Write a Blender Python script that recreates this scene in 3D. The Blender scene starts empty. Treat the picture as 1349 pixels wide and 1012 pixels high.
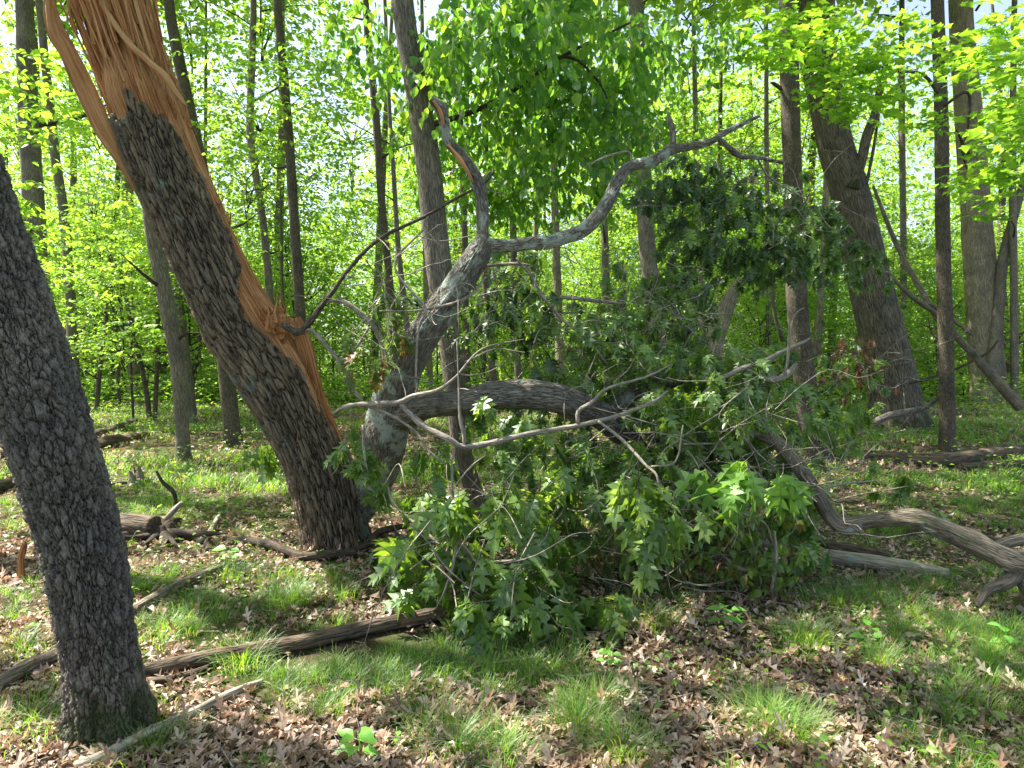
import bpy, math, random
import numpy as np
from mathutils import Vector

R = math.radians
SC = bpy.context.scene
# ------------------------------------------------------------------ camera
CAM_Z, FPX, CX, CY, PITCH = 1.6, 880.0, 674.5, 506.0, R(2.35)
cam_d = bpy.data.cameras.new('camera'); cam = bpy.data.objects.new('camera', cam_d)
SC.collection.objects.link(cam)
cam_d.sensor_width = 36; cam_d.lens = FPX / 1349 * 36; cam_d.clip_end = 600; cam_d.clip_start = 0.05
cam.location = (0, 0, CAM_Z); cam.rotation_euler = (math.pi / 2 - PITCH, 0, 0)
SC.camera = cam
# ------------------------------------------------------------------ sky, sun, exposure
SUN_EL, SUN_AZ = R(57), R(-68)          # azimuth from +Y (ahead), negative = left
w = bpy.data.worlds.new('World'); SC.world = w; w.use_nodes = True
nt = w.node_tree; bg = nt.nodes['Background']; sky = nt.nodes.new('ShaderNodeTexSky')
sky.sky_type = 'NISHITA'; sky.sun_disc = False; sky.sun_elevation = SUN_EL; sky.sun_rotation = SUN_AZ
sky.air_density = 1.0; sky.dust_density = 2.0
hs = nt.nodes.new('ShaderNodeHueSaturation'); hs.inputs['Saturation'].default_value = .8
nt.links.new(sky.outputs[0], hs.inputs['Color']); nt.links.new(hs.outputs[0], bg.inputs[0]); bg.inputs[1].default_value = 0.10
sl = bpy.data.lights.new('sun', 'SUN'); sl.energy = 5.0; sl.angle = R(0.5); sl.color = (1, .95, .86)
so = bpy.data.objects.new('sun', sl); SC.collection.objects.link(so)
sd = Vector((math.sin(SUN_AZ) * math.cos(SUN_EL), math.cos(SUN_AZ) * math.cos(SUN_EL), math.sin(SUN_EL)))
so.rotation_euler = sd.to_track_quat('Z', 'Y').to_euler()
SC.view_settings.view_transform = 'Standard'; SC.view_settings.look = 'None'
SC.view_settings.exposure = 1.85; SC.view_settings.gamma = 1
cy = SC.cycles
cy.max_bounces = 7; cy.diffuse_bounces = 4; cy.glossy_bounces = 2; cy.transmission_bounces = 5
cy.caustics_reflective = False; cy.caustics_refractive = False; cy.use_denoising = True
cy.sample_clamp_indirect = 6

# ------------------------------------------------------------------ maths helpers
cp, sp = math.cos(PITCH), math.sin(PITCH)
def at(px, py, Y):
    a, b = (px - CX) / FPX, -(py - CY) / FPX
    dy, dz = cp + b * sp, -sp + b * cp
    t = Y / dy
    return np.array([a * t, Y, CAM_Z + dz * t])
def pxm(Y): return Y / FPX                      # metres per photo pixel at depth Y
RS = np.random.RandomState(11)
_perm = np.random.RandomState(5).rand(64, 64, 64)
def vnoise(P):
    P = np.asarray(P, float); i = np.floor(P).astype(int); f = P - i; f = f * f * (3 - 2 * f)
    o = 0
    for dx in (0, 1):
        wx = f[..., 0] if dx else 1 - f[..., 0]
        for dy in (0, 1):
            wy = f[..., 1] if dy else 1 - f[..., 1]
            for dz in (0, 1):
                wz = f[..., 2] if dz else 1 - f[..., 2]
                o = o + wx * wy * wz * _perm[(i[..., 0] + dx) % 64, (i[..., 1] + dy) % 64, (i[..., 2] + dz) % 64]
    return o * 2 - 1
def gz(x, y):
    x = np.asarray(x, float); y = np.asarray(y, float); z0 = np.zeros_like(x + y)
    far = np.clip((y - 14) / 30, 0, 1)
    return (0.09 * vnoise(np.stack([x / 4.1 + 3, y / 4.1 + z0, z0 + .5], -1)) + 0.035 * vnoise(np.stack([x / 1.2, y / 1.2 + z0, z0 + 7.5], -1))
            + 0.5 * far * vnoise(np.stack([x / 14 + 1, y / 14 + z0, z0 + 2.5], -1)) + z0)
def hit(px, py):
    Y = 1.0
    while Y < 120:
        p = at(px, py, Y)
        if p[2] <= gz(p[0], p[1]): return p
        Y *= 1.01
    return at(px, py, 60)
def nrm(v): return v / (np.linalg.norm(v, axis=-1, keepdims=True) + 1e-9)

# ------------------------------------------------------------------ object helpers
def mesh_obj(name, V, faces, mat, parent=None, smooth=True, attr=None, link=True):
    """faces: list of (n,k) int arrays"""
    me = bpy.data.meshes.new(name)
    V = np.ascontiguousarray(V, dtype=np.float32)
    me.vertices.add(len(V)); me.vertices.foreach_set('co', V.ravel())
    faces = [np.asarray(f, dtype=np.int32) for f in faces if len(f)]
    loops = np.concatenate([f.ravel() for f in faces])
    tot = np.concatenate([np.full(len(f), f.shape[1], np.int32) for f in faces])
    st = np.concatenate([[0], np.cumsum(tot)[:-1]]).astype(np.int32)
    me.loops.add(len(loops)); me.loops.foreach_set('vertex_index', loops)
    me.polygons.add(len(tot)); me.polygons.foreach_set('loop_start', st)
    me.polygons.foreach_set('use_smooth', np.full(len(tot), smooth))
    if attr is not None:
        a = me.attributes.new('barkco', 'FLOAT_VECTOR', 'POINT')
        a.data.foreach_set('vector', np.ascontiguousarray(attr, dtype=np.float32).ravel())
    me.update(calc_edges=True); me.validate()
    if mat: me.materials.append(mat)
    o = bpy.data.objects.new(name, me)
    if link: SC.collection.objects.link(o)
    if parent is not None: o.parent = parent
    return o
def thing(name, label, cat, loc=(0, 0, 0), group=None):
    o = bpy.data.objects.new(name, None); SC.collection.objects.link(o); o.empty_display_size = .2
    o.location = loc
    return tag(o, label, cat, group)
def tag(o, label=None, cat=None, group=None, kind=None):
    if label: o['label'] = label
    if cat: o['category'] = cat
    if group: o['group'] = group
    if kind: o['kind'] = kind
    return o
def adopt(o, root):                       # child keeps its world-space vertices
    o.parent = root; o.location = tuple(-c for c in root.location); return o

def resample(P, r, step):
    P = np.asarray(P, float); r = np.asarray(r, float)
    if len(P) > 2:
        Q, q = [], []
        E = np.vstack([2 * P[0] - P[1], P, 2 * P[-1] - P[-2]]); e = np.concatenate([[r[0]], r, [r[-1]]])
        for k in range(len(P) - 1):
            n = max(2, int(np.linalg.norm(P[k + 1] - P[k]) / step))
            t = np.linspace(0, 1, n, endpoint=False)[:, None]
            a, b, c, d = E[k], E[k + 1], E[k + 2], E[k + 3]
            Q.append(.5 * (2 * b + (c - a) * t + (2 * a - 5 * b + 4 * c - d) * t ** 2 + (3 * b - a - 3 * c + d) * t ** 3))
            q.append(e[k + 1] + (e[k + 2] - e[k + 1]) * t[:, 0])
        return np.vstack(Q + [P[-1:]]), np.concatenate(q + [r[-1:]])
    n = max(2, int(np.linalg.norm(P[1] - P[0]) / step)); t = np.linspace(0, 1, n)
    return P[0] + (P[1] - P[0]) * t[:, None], r[0] + (r[1] - r[0]) * t
def frames(P):
    T = nrm(np.gradient(P, axis=0)); n = len(P)
    N = np.zeros_like(P); a = np.array([0, -1., 0]) if abs(T[0][1]) < .9 else np.array([1., 0, 0])
    for i in range(n):
        a = a - T[i] * a.dot(T[i]); a /= np.linalg.norm(a) + 1e-9; N[i] = a
    return T, N, np.cross(T, N)
def tube_data(P, r, seg=10, step=.06, wob=.06, flare=0, flare_h=.35, seed=0, caps=True, grid=False, ph=0., knots=0, kamp=.35):
    """theta=0 faces the camera (-Y) for upright trunks, theta=pi/2 = T x N"""
    P, r = resample(P, r, step); T, N, B = frames(P)
    s = np.concatenate([[0], np.cumsum(np.linalg.norm(np.diff(P, axis=0), axis=1))])
    th = np.linspace(0, 2 * np.pi, seg, endpoint=False) + ph
    S, TH = np.meshgrid(s, th, indexing='ij'); rr = np.repeat(r[:, None], seg, 1)
    r0 = float(np.max(r)); q = np.stack([np.cos(TH), np.sin(TH), S / max(r0, .01) * .35 + seed * 3.7], -1)
    rr = rr * (1 + wob * vnoise(q * [1.1, 1.1, 1] + 20) + wob * .5 * vnoise(q * [2.6, 2.6, 2.4] + 9))
    if knots:
        kr = np.random.RandomState(seed + 50)
        for _ in range(knots):
            s0, t0, am, w0 = kr.uniform(0, s[-1]), kr.uniform(0, 6.28), kr.uniform(.3, 1) * kamp, kr.uniform(.8, 2.2) * r0
            dt = np.minimum(np.abs(TH - t0), 2 * np.pi - np.abs(TH - t0)); e = ((S - s0) / w0) ** 2 + (dt / .6) ** 2
            rr = rr * (1 + am * np.exp(-e * 2) - am * .8 * np.exp(-e * 14))
    if flare:
        lob = .55 + .45 * np.cos(TH * 4 + seed + .9 * np.sin(TH * 2 + seed)) + .2 * np.cos(TH * 7 + seed * 2)
        rr = rr * (1 + flare * np.exp(-S / flare_h) * lob)
    V = P[:, None] + rr[..., None] * (np.cos(TH)[..., None] * N[:, None] + np.sin(TH)[..., None] * B[:, None])
    A = np.stack([np.cos(TH) * r0 + seed * 2.3, np.sin(TH) * r0, S], -1)
    n = len(P); i = np.arange(n - 1)[:, None] * seg; j = np.arange(seg)[None]; j2 = (j + 1) % seg
    F = np.stack([i + j, i + j2, i + seg + j2, i + seg + j], -1).reshape(-1, 4)
    if grid: return V, A, F, P, r, S, TH, T, N, B
    V = V.reshape(-1, 3); A = A.reshape(-1, 3); tris = []
    if caps:
        V = np.vstack([V, P[:1], P[-1:]]); A = np.vstack([A, A[:1], A[-1:]]); c0, c1 = len(V) - 2, len(V) - 1
        jj = np.arange(seg)
        tris = np.vstack([np.stack([np.full(seg, c0), (jj + 1) % seg, jj], 1),
                          np.stack([np.full(seg, c1), (n - 1) * seg + jj, (n - 1) * seg + (jj + 1) % seg], 1)])
    return V, [F, tris] if len(tris) else [F], A
def join(parts):
    """parts: list of (V, faces, A) -> merged"""
    Vs, As, Fs, o = [], [], {}, 0
    for V, F, A in parts:
        Vs.append(V); As.append(A if A is not None else V)
        for f in F:
            if len(f): Fs.setdefault(f.shape[1], []).append(np.asarray(f) + o)
        o += len(V)
    return np.vstack(Vs), [np.vstack(v) for v in Fs.values()], np.vstack(As)
def tube(name, P, r, mat, parent=None, **k):
    V, F, A = tube_data(P, r, **k); return mesh_obj(name, V, F, mat, parent, attr=A)
def pts(L, Y=None):
    """[(px,py,w[,Y])] -> points, radii in metres"""
    P, r = [], []
    for t in L:
        y = t[3] if len(t) > 3 else Y
        P.append(at(t[0], t[1], y)); r.append(t[2] * .5 * pxm(y))
    return P, r

# ------------------------------------------------------------------ materials
def newmat(name):
    m = bpy.data.materials.new(name); m.use_nodes = True; n = m.node_tree
    for x in list(n.nodes): n.nodes.remove(x)
    return m, n, n.nodes.new('ShaderNodeOutputMaterial')
def N_(n, t, **kw):
    x = n.nodes.new(t)
    for k, v in kw.items():
        if k in x.inputs: x.inputs[k].default_value = v
        else: setattr(x, k, v)
    return x
def ramp(n, src, stops, interp='LINEAR'):
    r = n.nodes.new('ShaderNodeValToRGB'); r.color_ramp.interpolation = interp
    e = r.color_ramp.elements
    while len(e) < len(stops): e.new(.5)
    for k, (p, c) in enumerate(stops): e[k].position = p; e[k].color = (*c, 1) if len(c) == 3 else c
    n.links.new(src, r.inputs[0]); return r.outputs[0]
def mixc(n, f, a, b, mode='MIX'):
    m = n.nodes.new('ShaderNodeMix'); m.data_type = 'RGBA'; m.blend_type = mode
    for idx, v in ((0, f), (6, a), (7, b)):
        if isinstance(v, (int, float)): m.inputs[idx].default_value = v
        elif isinstance(v, tuple): m.inputs[idx].default_value = (*v, 1)
        else: n.links.new(v, m.inputs[idx])
    return m.outputs[2]
def mth(n, op, a, b=0.):
    m = n.nodes.new('ShaderNodeMath'); m.operation = op
    for i, v in ((0, a), (1, b)):
        if isinstance(v, (int, float)): m.inputs[i].default_value = v
        else: n.links.new(v, m.inputs[i])
    return m.outputs[0]

def leafmat(name, cols, trans=1.9, tint=(1.32, 1.2, .42), gloss=.03, rough=.42, patches=None):
    m, n, out = newmat(name)
    g = N_(n, 'ShaderNodeNewGeometry')
    col = ramp(n, g.outputs['Random Per Island'], [(i / max(1, len(cols) - 1), c) for i, c in enumerate(cols)])
    tc = N_(n, 'ShaderNodeTexCoord'); nz = N_(n, 'ShaderNodeTexNoise', Scale=2.2, Detail=2)
    n.links.new(tc.outputs['Object'], nz.inputs['Vector'])
    col = mixc(n, 1., col, ramp(n, nz.outputs[0], [(.3, (.7, .75, .7)), (.7, (1.3, 1.22, 1.15))]), 'MULTIPLY')
    if patches:
        nz2 = N_(n, 'ShaderNodeTexNoise', Scale=30, Detail=3); n.links.new(tc.outputs['Object'], nz2.inputs['Vector'])
        col = mixc(n, ramp(n, nz2.outputs[0], [(.6, (0, 0, 0)), (.68, (1, 1, 1))]), col, patches)
    d = N_(n, 'ShaderNodeBsdfDiffuse'); t = N_(n, 'ShaderNodeBsdfTranslucent')
    n.links.new(col, d.inputs[0])
    tcx = mixc(n, 1., col, tuple(trans * x for x in tint), 'MULTIPLY'); n.links.new(tcx, t.inputs[0])
    ad = N_(n, 'ShaderNodeAddShader'); n.links.new(d.outputs[0], ad.inputs[0]); n.links.new(t.outputs[0], ad.inputs[1])
    gl = N_(n, 'ShaderNodeBsdfGlossy', Roughness=rough); mx = N_(n, 'ShaderNodeMixShader')
    lw = N_(n, 'ShaderNodeLayerWeight', Blend=.25)
    n.links.new(mth(n, 'ADD', mth(n, 'MULTIPLY', lw.outputs[0], .12), gloss), mx.inputs[0])
    n.links.new(ad.outputs[0], mx.inputs[1]); n.links.new(gl.outputs[0], mx.inputs[2]); n.links.new(mx.outputs[0], out.inputs[0])
    return m
def barkmat(name, dark, light, sc=30, zs=.22, disp=.012, lichen=0., moss=0., lich_col=(.30, .36, .31), true_disp=False, plates=False, bump=1., warm=None, mossy_base=0.):
    m, n, out = newmat(name)
    at_ = N_(n, 'ShaderNodeAttribute', attribute_name='barkco'); co = at_.outputs['Vector']
    mp = N_(n, 'ShaderNodeMapping'); n.links.new(co, mp.inputs[0]); mp.inputs['Scale'].default_value = (sc, sc, sc * zs)
    nz = N_(n, 'ShaderNodeTexNoise', Scale=.9, Detail=3); n.links.new(mp.outputs[0], nz.inputs['Vector'])
    va = N_(n, 'ShaderNodeVectorMath', operation='MULTIPLY_ADD'); n.links.new(nz.outputs['Color'], va.inputs[0])
    va.inputs[1].default_value = (1.9, 1.9, 1.9); n.links.new(mp.outputs[0], va.inputs[2])
    vo = N_(n, 'ShaderNodeTexVoronoi', feature='DISTANCE_TO_EDGE', Scale=1.); n.links.new(va.outputs[0], vo.inputs['Vector'])
    vc = N_(n, 'ShaderNodeTexVoronoi', feature='F1', Scale=1.); n.links.new(va.outputs[0], vc.inputs['Vector'])
    fine = N_(n, 'ShaderNodeTexNoise', Scale=3.2, Detail=6, Roughness=.65); n.links.new(mp.outputs[0], fine.inputs['Vector'])
    edge = ramp(n, vo.outputs[0], [(0, (0, 0, 0)), (.12, (.55, .55, .55)), (.4, (1, 1, 1))], 'EASE')
    sepc = N_(n, 'ShaderNodeSeparateColor'); n.links.new(vc.outputs['Color'], sepc.inputs[0])
    nb = N_(n, 'ShaderNodeTexNoise', Scale=.8, Detail=3, Roughness=.6); n.links.new(mp.outputs[0], nb.inputs['Vector'])
    saw = mth(n, 'FRACT', mth(n, 'MULTIPLY', nb.outputs[0], 9.))            # overlapping flakes
    plate_h = mth(n, 'MULTIPLY_ADD', sepc.outputs[0], .45); n.nodes[-1].inputs[2].default_value = .3
    h = mth(n, 'MULTIPLY', edge, plate_h)
    h = mth(n, 'ADD', h, mth(n, 'MULTIPLY', saw, .34 if plates else .2))
    h = mth(n, 'ADD', h, mth(n, 'MULTIPLY', fine.outputs[0], .5))
    big = N_(n, 'ShaderNodeTexNoise', Scale=3., Detail=4); n.links.new(co, big.inputs['Vector'])
    col = mixc(n, ramp(n, h, [(.3, (0, 0, 0)), (.55, (.5, .5, .5)), (1.05 if plates else .95, (1, 1, 1))]), dark, light)
    col = mixc(n, 1., col, ramp(n, big.outputs[0], [(.3, (.72, .72, .74)), (.7, (1.25, 1.2, 1.1))]), 'MULTIPLY')
    if warm: 
        wn = N_(n, 'ShaderNodeTexNoise', Scale=6., Detail=5); n.links.new(co, wn.inputs['Vector'])
        col = mixc(n, ramp(n, wn.outputs[0], [(.5, (0, 0, 0)), (.65, (.8, .8, .8))]), col, warm)
    if lichen:
        ln = N_(n, 'ShaderNodeTexNoise', Scale=9., Detail=8, Roughness=.7); n.links.new(co, ln.inputs['Vector'])
        l2 = N_(n, 'ShaderNodeTexNoise', Scale=2.3, Detail=2); n.links.new(co, l2.inputs['Vector'])
        f = mth(n, 'ADD', mth(n, 'MULTIPLY', ln.outputs[0], .6), mth(n, 'MULTIPLY', l2.outputs[0], .4))
        e0 = .60 - .16 * lichen
        col = mixc(n, ramp(n, f, [(e0, (0, 0, 0)), (e0 + .05, (.85, .85, .85))]), col, lich_col)
    if moss:
        mn = N_(n, 'ShaderNodeTexNoise', Scale=4., Detail=5); n.links.new(co, mn.inputs['Vector'])
        col = mixc(n, ramp(n, mn.outputs[0], [(.62 - .2 * moss, (0, 0, 0)), (.75 - .2 * moss, (.8, .8, .8))]), col, (.045, .07, .02))
    if mossy_base:
        sx = N_(n, 'ShaderNodeSeparateXYZ'); n.links.new(co, sx.inputs[0])
        mn = N_(n, 'ShaderNodeTexNoise', Scale=7., Detail=5); n.links.new(co, mn.inputs['Vector'])
        q = mth(n, 'ADD', mth(n, 'MULTIPLY', sx.outputs[2], 1 / mossy_base), mth(n, 'MULTIPLY_ADD', mn.outputs[0], -3.2)); n.nodes[-2].inputs[2].default_value = 1.
        col = mixc(n, ramp(n, q, [(-.3, (.75, .75, .75)), (.45, (0, 0, 0))]), col, (.04, .06, .015))
    b = N_(n, 'ShaderNodeBsdfPrincipled', Roughness=.88); b.inputs['Specular IOR Level'].default_value = .25
    n.links.new(col, b.inputs['Base Color']); n.links.new(b.outputs[0], out.inputs[0])
    if true_disp:
        dn = N_(n, 'ShaderNodeDisplacement', Scale=disp, Midlevel=.5); n.links.new(h, dn.inputs['Height'])
        n.links.new(dn.outputs[0], out.inputs['Displacement']); m.displacement_method = 'BOTH'
    else:
        bp = N_(n, 'ShaderNodeBump', Distance=disp, Strength=bump); n.links.new(h, bp.inputs['Height']); n.links.new(bp.outputs[0], b.inputs['Normal'])
    return m
def woodmat(name, stops, sc=60, zs=.03):
    m, n, out = newmat(name)
    a = N_(n, 'ShaderNodeAttribute', attribute_name='barkco')
    mp = N_(n, 'ShaderNodeMapping'); n.links.new(a.outputs['Vector'], mp.inputs[0]); mp.inputs['Scale'].default_value = (sc, sc, sc * zs)
    nz = N_(n, 'ShaderNodeTexNoise', Scale=1.3, Detail=9, Roughness=.8); n.links.new(mp.outputs[0], nz.inputs['Vector'])
    b2 = N_(n, 'ShaderNodeTexNoise', Scale=2.5, Detail=4); n.links.new(a.outputs['Vector'], b2.inputs['Vector'])
    g = N_(n, 'ShaderNodeNewGeometry')
    nzc = mth(n, 'MULTIPLY_ADD', nz.outputs[0], 3.8); n.nodes[-1].inputs[2].default_value = -1.4
    f = mth(n, 'ADD', mth(n, 'MULTIPLY', nzc, .6), mth(n, 'MULTIPLY', b2.outputs[0], .4))
    f = mth(n, 'ADD', f, mth(n, 'MULTIPLY', g.outputs['Random Per Island'], .22))
    col = ramp(n, f, stops)
    b = N_(n, 'ShaderNodeBsdfPrincipled', Roughness=.85); b.inputs['Specular IOR Level'].default_value = .25
    n.links.new(col, b.inputs['Base Color']); n.links.new(b.outputs[0], out.inputs[0])
    bp = N_(n, 'ShaderNodeBump', Distance=.018, Strength=1.); n.links.new(nz.outputs[0], bp.inputs['Height']); n.links.new(bp.outputs[0], b.inputs['Normal'])
    return m

M = {}
M['oak_leaf'] = leafmat('oak_leaf', [(.04, .08, .018), (.055, .11, .022), (.085, .145, .028), (.12, .175, .07)], trans=1.6, gloss=.045)
M['oak_leaf_sunlit_tone'] = leafmat('oak_leaf_sunlit_tone', [(.055, .12, .025), (.075, .15, .03), (.10, .18, .05)], trans=1.5)  # same oak leaves, brighter: sunlight on the front tuft put into the colour
M['oak_leaf_shaded_tone'] = leafmat('oak_leaf_shaded_tone', [(.022, .052, .014), (.034, .074, .019), (.055, .10, .035)], trans=1.5, gloss=.06)  # same oak leaves, darker: shade inside the foliage put into the colour
M['wilted_leaf'] = leafmat('wilted_leaf', [(.08, .05, .02), (.06, .11, .03), (.05, .09, .02), (.09, .14, .03), (.06, .12, .03), (.10, .05, .02)], trans=1.2)
M['brown_leaf'] = leafmat('brown_leaf', [(.08, .045, .025), (.13, .08, .045), (.05, .03, .02)], trans=.6, tint=(1.2, 1, .7))
M['ovate_leaf'] = leafmat('ovate_leaf', [(.03, .08, .02), (.045, .11, .022), (.065, .135, .025), (.09, .15, .03)], trans=2.1, gloss=.02)
M['maple_leaf'] = leafmat('maple_leaf', [(.05, .11, .02), (.07, .14, .025), (.10, .16, .03)], trans=2.6)
M['far_leaf'] = leafmat('far_leaf', [(.055, .115, .022), (.075, .135, .03), (.10, .155, .04)], trans=2.2, gloss=.03)
M['grass'] = leafmat('grass', [(.035, .085, .015), (.05, .12, .018), (.08, .155, .022), (.14, .16, .05)], trans=1.6, gloss=.01, rough=.6)
M['litter'] = leafmat('litter', [(.10, .06, .04), (.31, .215, .155), (.17, .105, .065), (.42, .32, .25), (.09, .055, .035), (.36, .275, .22), (.23, .13, .08), (.50, .41, .34), (.16, .11, .08), (.27, .19, .14)], trans=.35, tint=(1.1, .9, .7), gloss=.05)
M['seedling'] = leafmat('seedling', [(.09, .22, .04), (.12, .27, .05)], trans=1.5)
M['cherry'] = barkmat('cherry_bark', (.018, .015, .013), (.21, .19, .17), sc=31, zs=.42, disp=.026, true_disp=True, plates=True, mossy_base=.38)
M['oakbark'] = barkmat('oak_bark', (.016, .012, .009), (.24, .19, .14), sc=23, zs=.2, disp=.04, true_disp=True, lichen=.18, lich_col=(.17, .23, .20), moss=.05)
M['limb'] = barkmat('limb_bark', (.05, .045, .038), (.30, .28, .24), sc=70, zs=.17, disp=.012, true_disp=True, lichen=.62, lich_col=(.41, .46, .40))
M['limb_plain'] = barkmat('limb_bark_plain', (.045, .037, .03), (.34, .31, .265), sc=60, zs=.15, disp=.014, lichen=.12, lich_col=(.28, .31, .26))
M['dead'] = barkmat('weathered_wood', (.07, .057, .044), (.30, .255, .20), sc=55, zs=.12, disp=.008, lichen=.2, lich_col=(.28, .30, .26), moss=.1)
M['log_brown'] = barkmat('rotting_log', (.035, .027, .02), (.19, .15, .11), sc=25, zs=.12, disp=.012, moss=.25, warm=(.17, .105, .065))
M['log_pale'] = barkmat('pale_log', (.16, .14, .11), (.46, .42, .35), sc=30, zs=.1, disp=.005, lichen=.3)
M['stick'] = barkmat('stick_bark', (.14, .12, .10), (.42, .38, .33), sc=50, zs=.2, disp=.004)
M['darktwig'] = barkmat('twig_bark', (.025, .02, .015), (.10, .08, .06), sc=50, zs=.2, disp=.003)
M['grey'] = barkmat('grey_bark', (.08, .07, .055), (.40, .355, .29), sc=60, zs=.12, disp=.02)
M['brownbark'] = barkmat('brown_bark', (.04, .032, .025), (.25, .21, .165), sc=48, zs=.3, disp=.02)
M['tan'] = barkmat('tan_bark_sun_tone', (.12, .10, .07), (.52, .44, .33), sc=36, zs=.12, disp=.025)  # tan bark, lightened so the colour stands in for sun on the trunk
M['bigoak'] = barkmat('big_oak_bark', (.04, .033, .025), (.28, .24, .185), sc=26, zs=.13, disp=.035, mossy_base=.35)
M['wood'] = woodmat('fresh_wood', [(.2, (.07, .022, .009)), (.38, (.26, .095, .034)), (.56, (.45, .19, .07)), (.82, (.66, .38, .19))])
M['wood_pale'] = woodmat('pale_wood', [(.2, (.30, .11, .04)), (.5, (.50, .24, .10)), (.85, (.66, .42, .22))])

def groundmat():
    m, n, out = newmat('forest_floor')
    tc = N_(n, 'ShaderNodeTexCoord'); co = tc.outputs['Object']
    a = N_(n, 'ShaderNodeTexNoise', Scale=14., Detail=8, Roughness=.7); n.links.new(co, a.inputs['Vector'])
    v = N_(n, 'ShaderNodeTexVoronoi', feature='F1', Scale=16.); n.links.new(co, v.inputs['Vector'])
    s = N_(n, 'ShaderNodeSeparateColor'); n.links.new(v.outputs['Color'], s.inputs[0])
    col = ramp(n, s.outputs[0], [(0, (.035, .022, .014)), (.5, (.09, .06, .04)), (1, (.20, .145, .10))])
    col = mixc(n, ramp(n, a.outputs[0], [(.4, (0, 0, 0)), (.6, (1, 1, 1))]), col, (.05, .035, .022))
    g = N_(n, 'ShaderNodeTexNoise', Scale=.55, Detail=6, Roughness=.65); n.links.new(co, g.inputs['Vector'])
    col = mixc(n, ramp(n, g.outputs[0], [(.42, (0, 0, 0)), (.56, (.85, .85, .85))]), col, (.06, .10, .02))
    b = N_(n, 'ShaderNodeBsdfPrincipled', Roughness=.95); b.inputs['Specular IOR Level'].default_value = .1
    n.links.new(col, b.inputs['Base Color']); n.links.new(b.outputs[0], out.inputs[0])
    bp = N_(n, 'ShaderNodeBump', Distance=.03, Strength=1.); n.links.new(a.outputs[0], bp.inputs['Height']); n.links.new(bp.outputs[0], b.inputs['Normal'])
    return m
M['ground'] = groundmat()

# ------------------------------------------------------------------ ground
def ground():
    ys = np.concatenate([np.arange(-6, 14, .09), np.arange(14, 40, .35), np.geomspace(40, 320, 30)])
    xs = np.concatenate([-np.geomspace(250, 13, 26), np.arange(-12.5, 12.5, .1), np.geomspace(13, 250, 26)])
    ys = np.concatenate([[-200, -60, -20], ys])
    X, Yg = np.meshgrid(xs, ys); V = np.stack([X, Yg, gz(X, Yg)], -1).reshape(-1, 3)
    nx, ny = len(xs), len(ys); i = np.arange(ny - 1)[:, None] * nx; j = np.arange(nx - 1)[None]
    F = np.stack([i + j, i + j + 1, i + nx + j + 1, i + nx + j], -1).reshape(-1, 4)
    tag(mesh_obj('ground', V, [F], M['ground']), kind='structure')
ground()

# ------------------------------------------------------------------ leaf templates (length 1 along +Y, normal +Z)
def oak_template(curl=.15, fold=.25, wave=0., lo=False):
    out = [(.012, 0), (.012, .13), (.05, .16), (.22, .24), (.15, .27), (.06, .29), (.07, .36), (.26, .42), (.43, .57), (.31, .53), (.22, .54), (.07, .50), (.07, .58),
           (.20, .64), (.35, .85), (.21, .77), (.06, .74), (.09, .86), (0, 1.0)]
    if lo: out = [(.012, 0), (.05, .15), (.22, .22), (.05, .30), (.38, .46), (.06, .48), (.34, .72), (.06, .70), (.12, .86), (0, 1.)]
    out = [(x * (.9 if lo else .76), y) for x, y in out]
    mid = sorted(set([0, .15, .32, .54, .76, 1.0] if not lo else [0, .28, .48, .70, 1.]))
    V, F = [], []
    for y in mid: V.append((0, y, 0))
    nm = len(mid)
    def nearest(y): return min(range(nm), key=lambda k: abs(mid[k] - y))
    for sgn in (1, -1):
        base = len(V)
        idx = []
        for (x, y) in out[:-1]: idx.append(len(V)); V.append((sgn * x, y, 0))
        idx.append(nm - 1); ys_ = [y for _, y in out]
        for k in range(len(idx) - 1):
            a, b = nearest(ys_[k]), nearest(ys_[k + 1])
            tri = [idx[k], idx[k + 1], b]
            if len(set(tri)) == 3: F.append(tri if sgn > 0 else tri[::-1])
            if a != b:
                tri = [idx[k], b, a]
                if len(set(tri)) == 3: F.append(tri if sgn > 0 else tri[::-1])
    V = np.array(V, float)
    V[:, 2] += fold * np.abs(V[:, 0]) - curl * V[:, 1] ** 2 + wave * np.sin(V[:, 1] * 9 + V[:, 0] * 7) * (.3 + np.abs(V[:, 0]))
    return V, np.array(F)
def ovate_template(wd=.3, fold=.3, curl=.15, hi=True):
    V = np.array([(0, 0, 0), (0, .4, 0), (0, 1, 0), (wd, .3, 0), (wd * .85, .6, 0), (-wd, .3, 0), (-wd * .85, .6, 0)], float)
    V[:, 2] = fold * np.abs(V[:, 0]) - curl * V[:, 1] ** 2
    F = np.array([(0, 3, 1), (3, 4, 1), (4, 2, 1), (0, 1, 5), (5, 1, 6), (6, 1, 2)])
    return V, F
def maple_template(fold=.15, curl=.2):
    half = [(0, .0), (.28, .02), (.22, .2), (.5, .42), (.26, .5), (.22, .62), (0, 1)]
    V = [(0, 0, 0), (0, .35, 0), (0, 1, 0)]; F = []
    for s in (1, -1):
        b = len(V); V += [(s * x, y, 0) for x, y in half[1:-1]]
        ch = [0] + list(range(b, b + 5)) + [2]
        for k in range(6): F.append((ch[k], ch[k + 1], 1) if s > 0 else (1, ch[k + 1], ch[k]))
    V = np.array(V, float); V[:, 2] = fold * np.abs(V[:, 0]) - curl * V[:, 1] ** 2
    return V, np.array(F)
def rhomb_template():
    V = np.array([(0, 0, 0), (.34, .45, .08), (0, 1, -.1), (-.34, .45, .08)], float)
    return V, np.array([(0, 1, 2), (0, 2, 3)])
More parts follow.
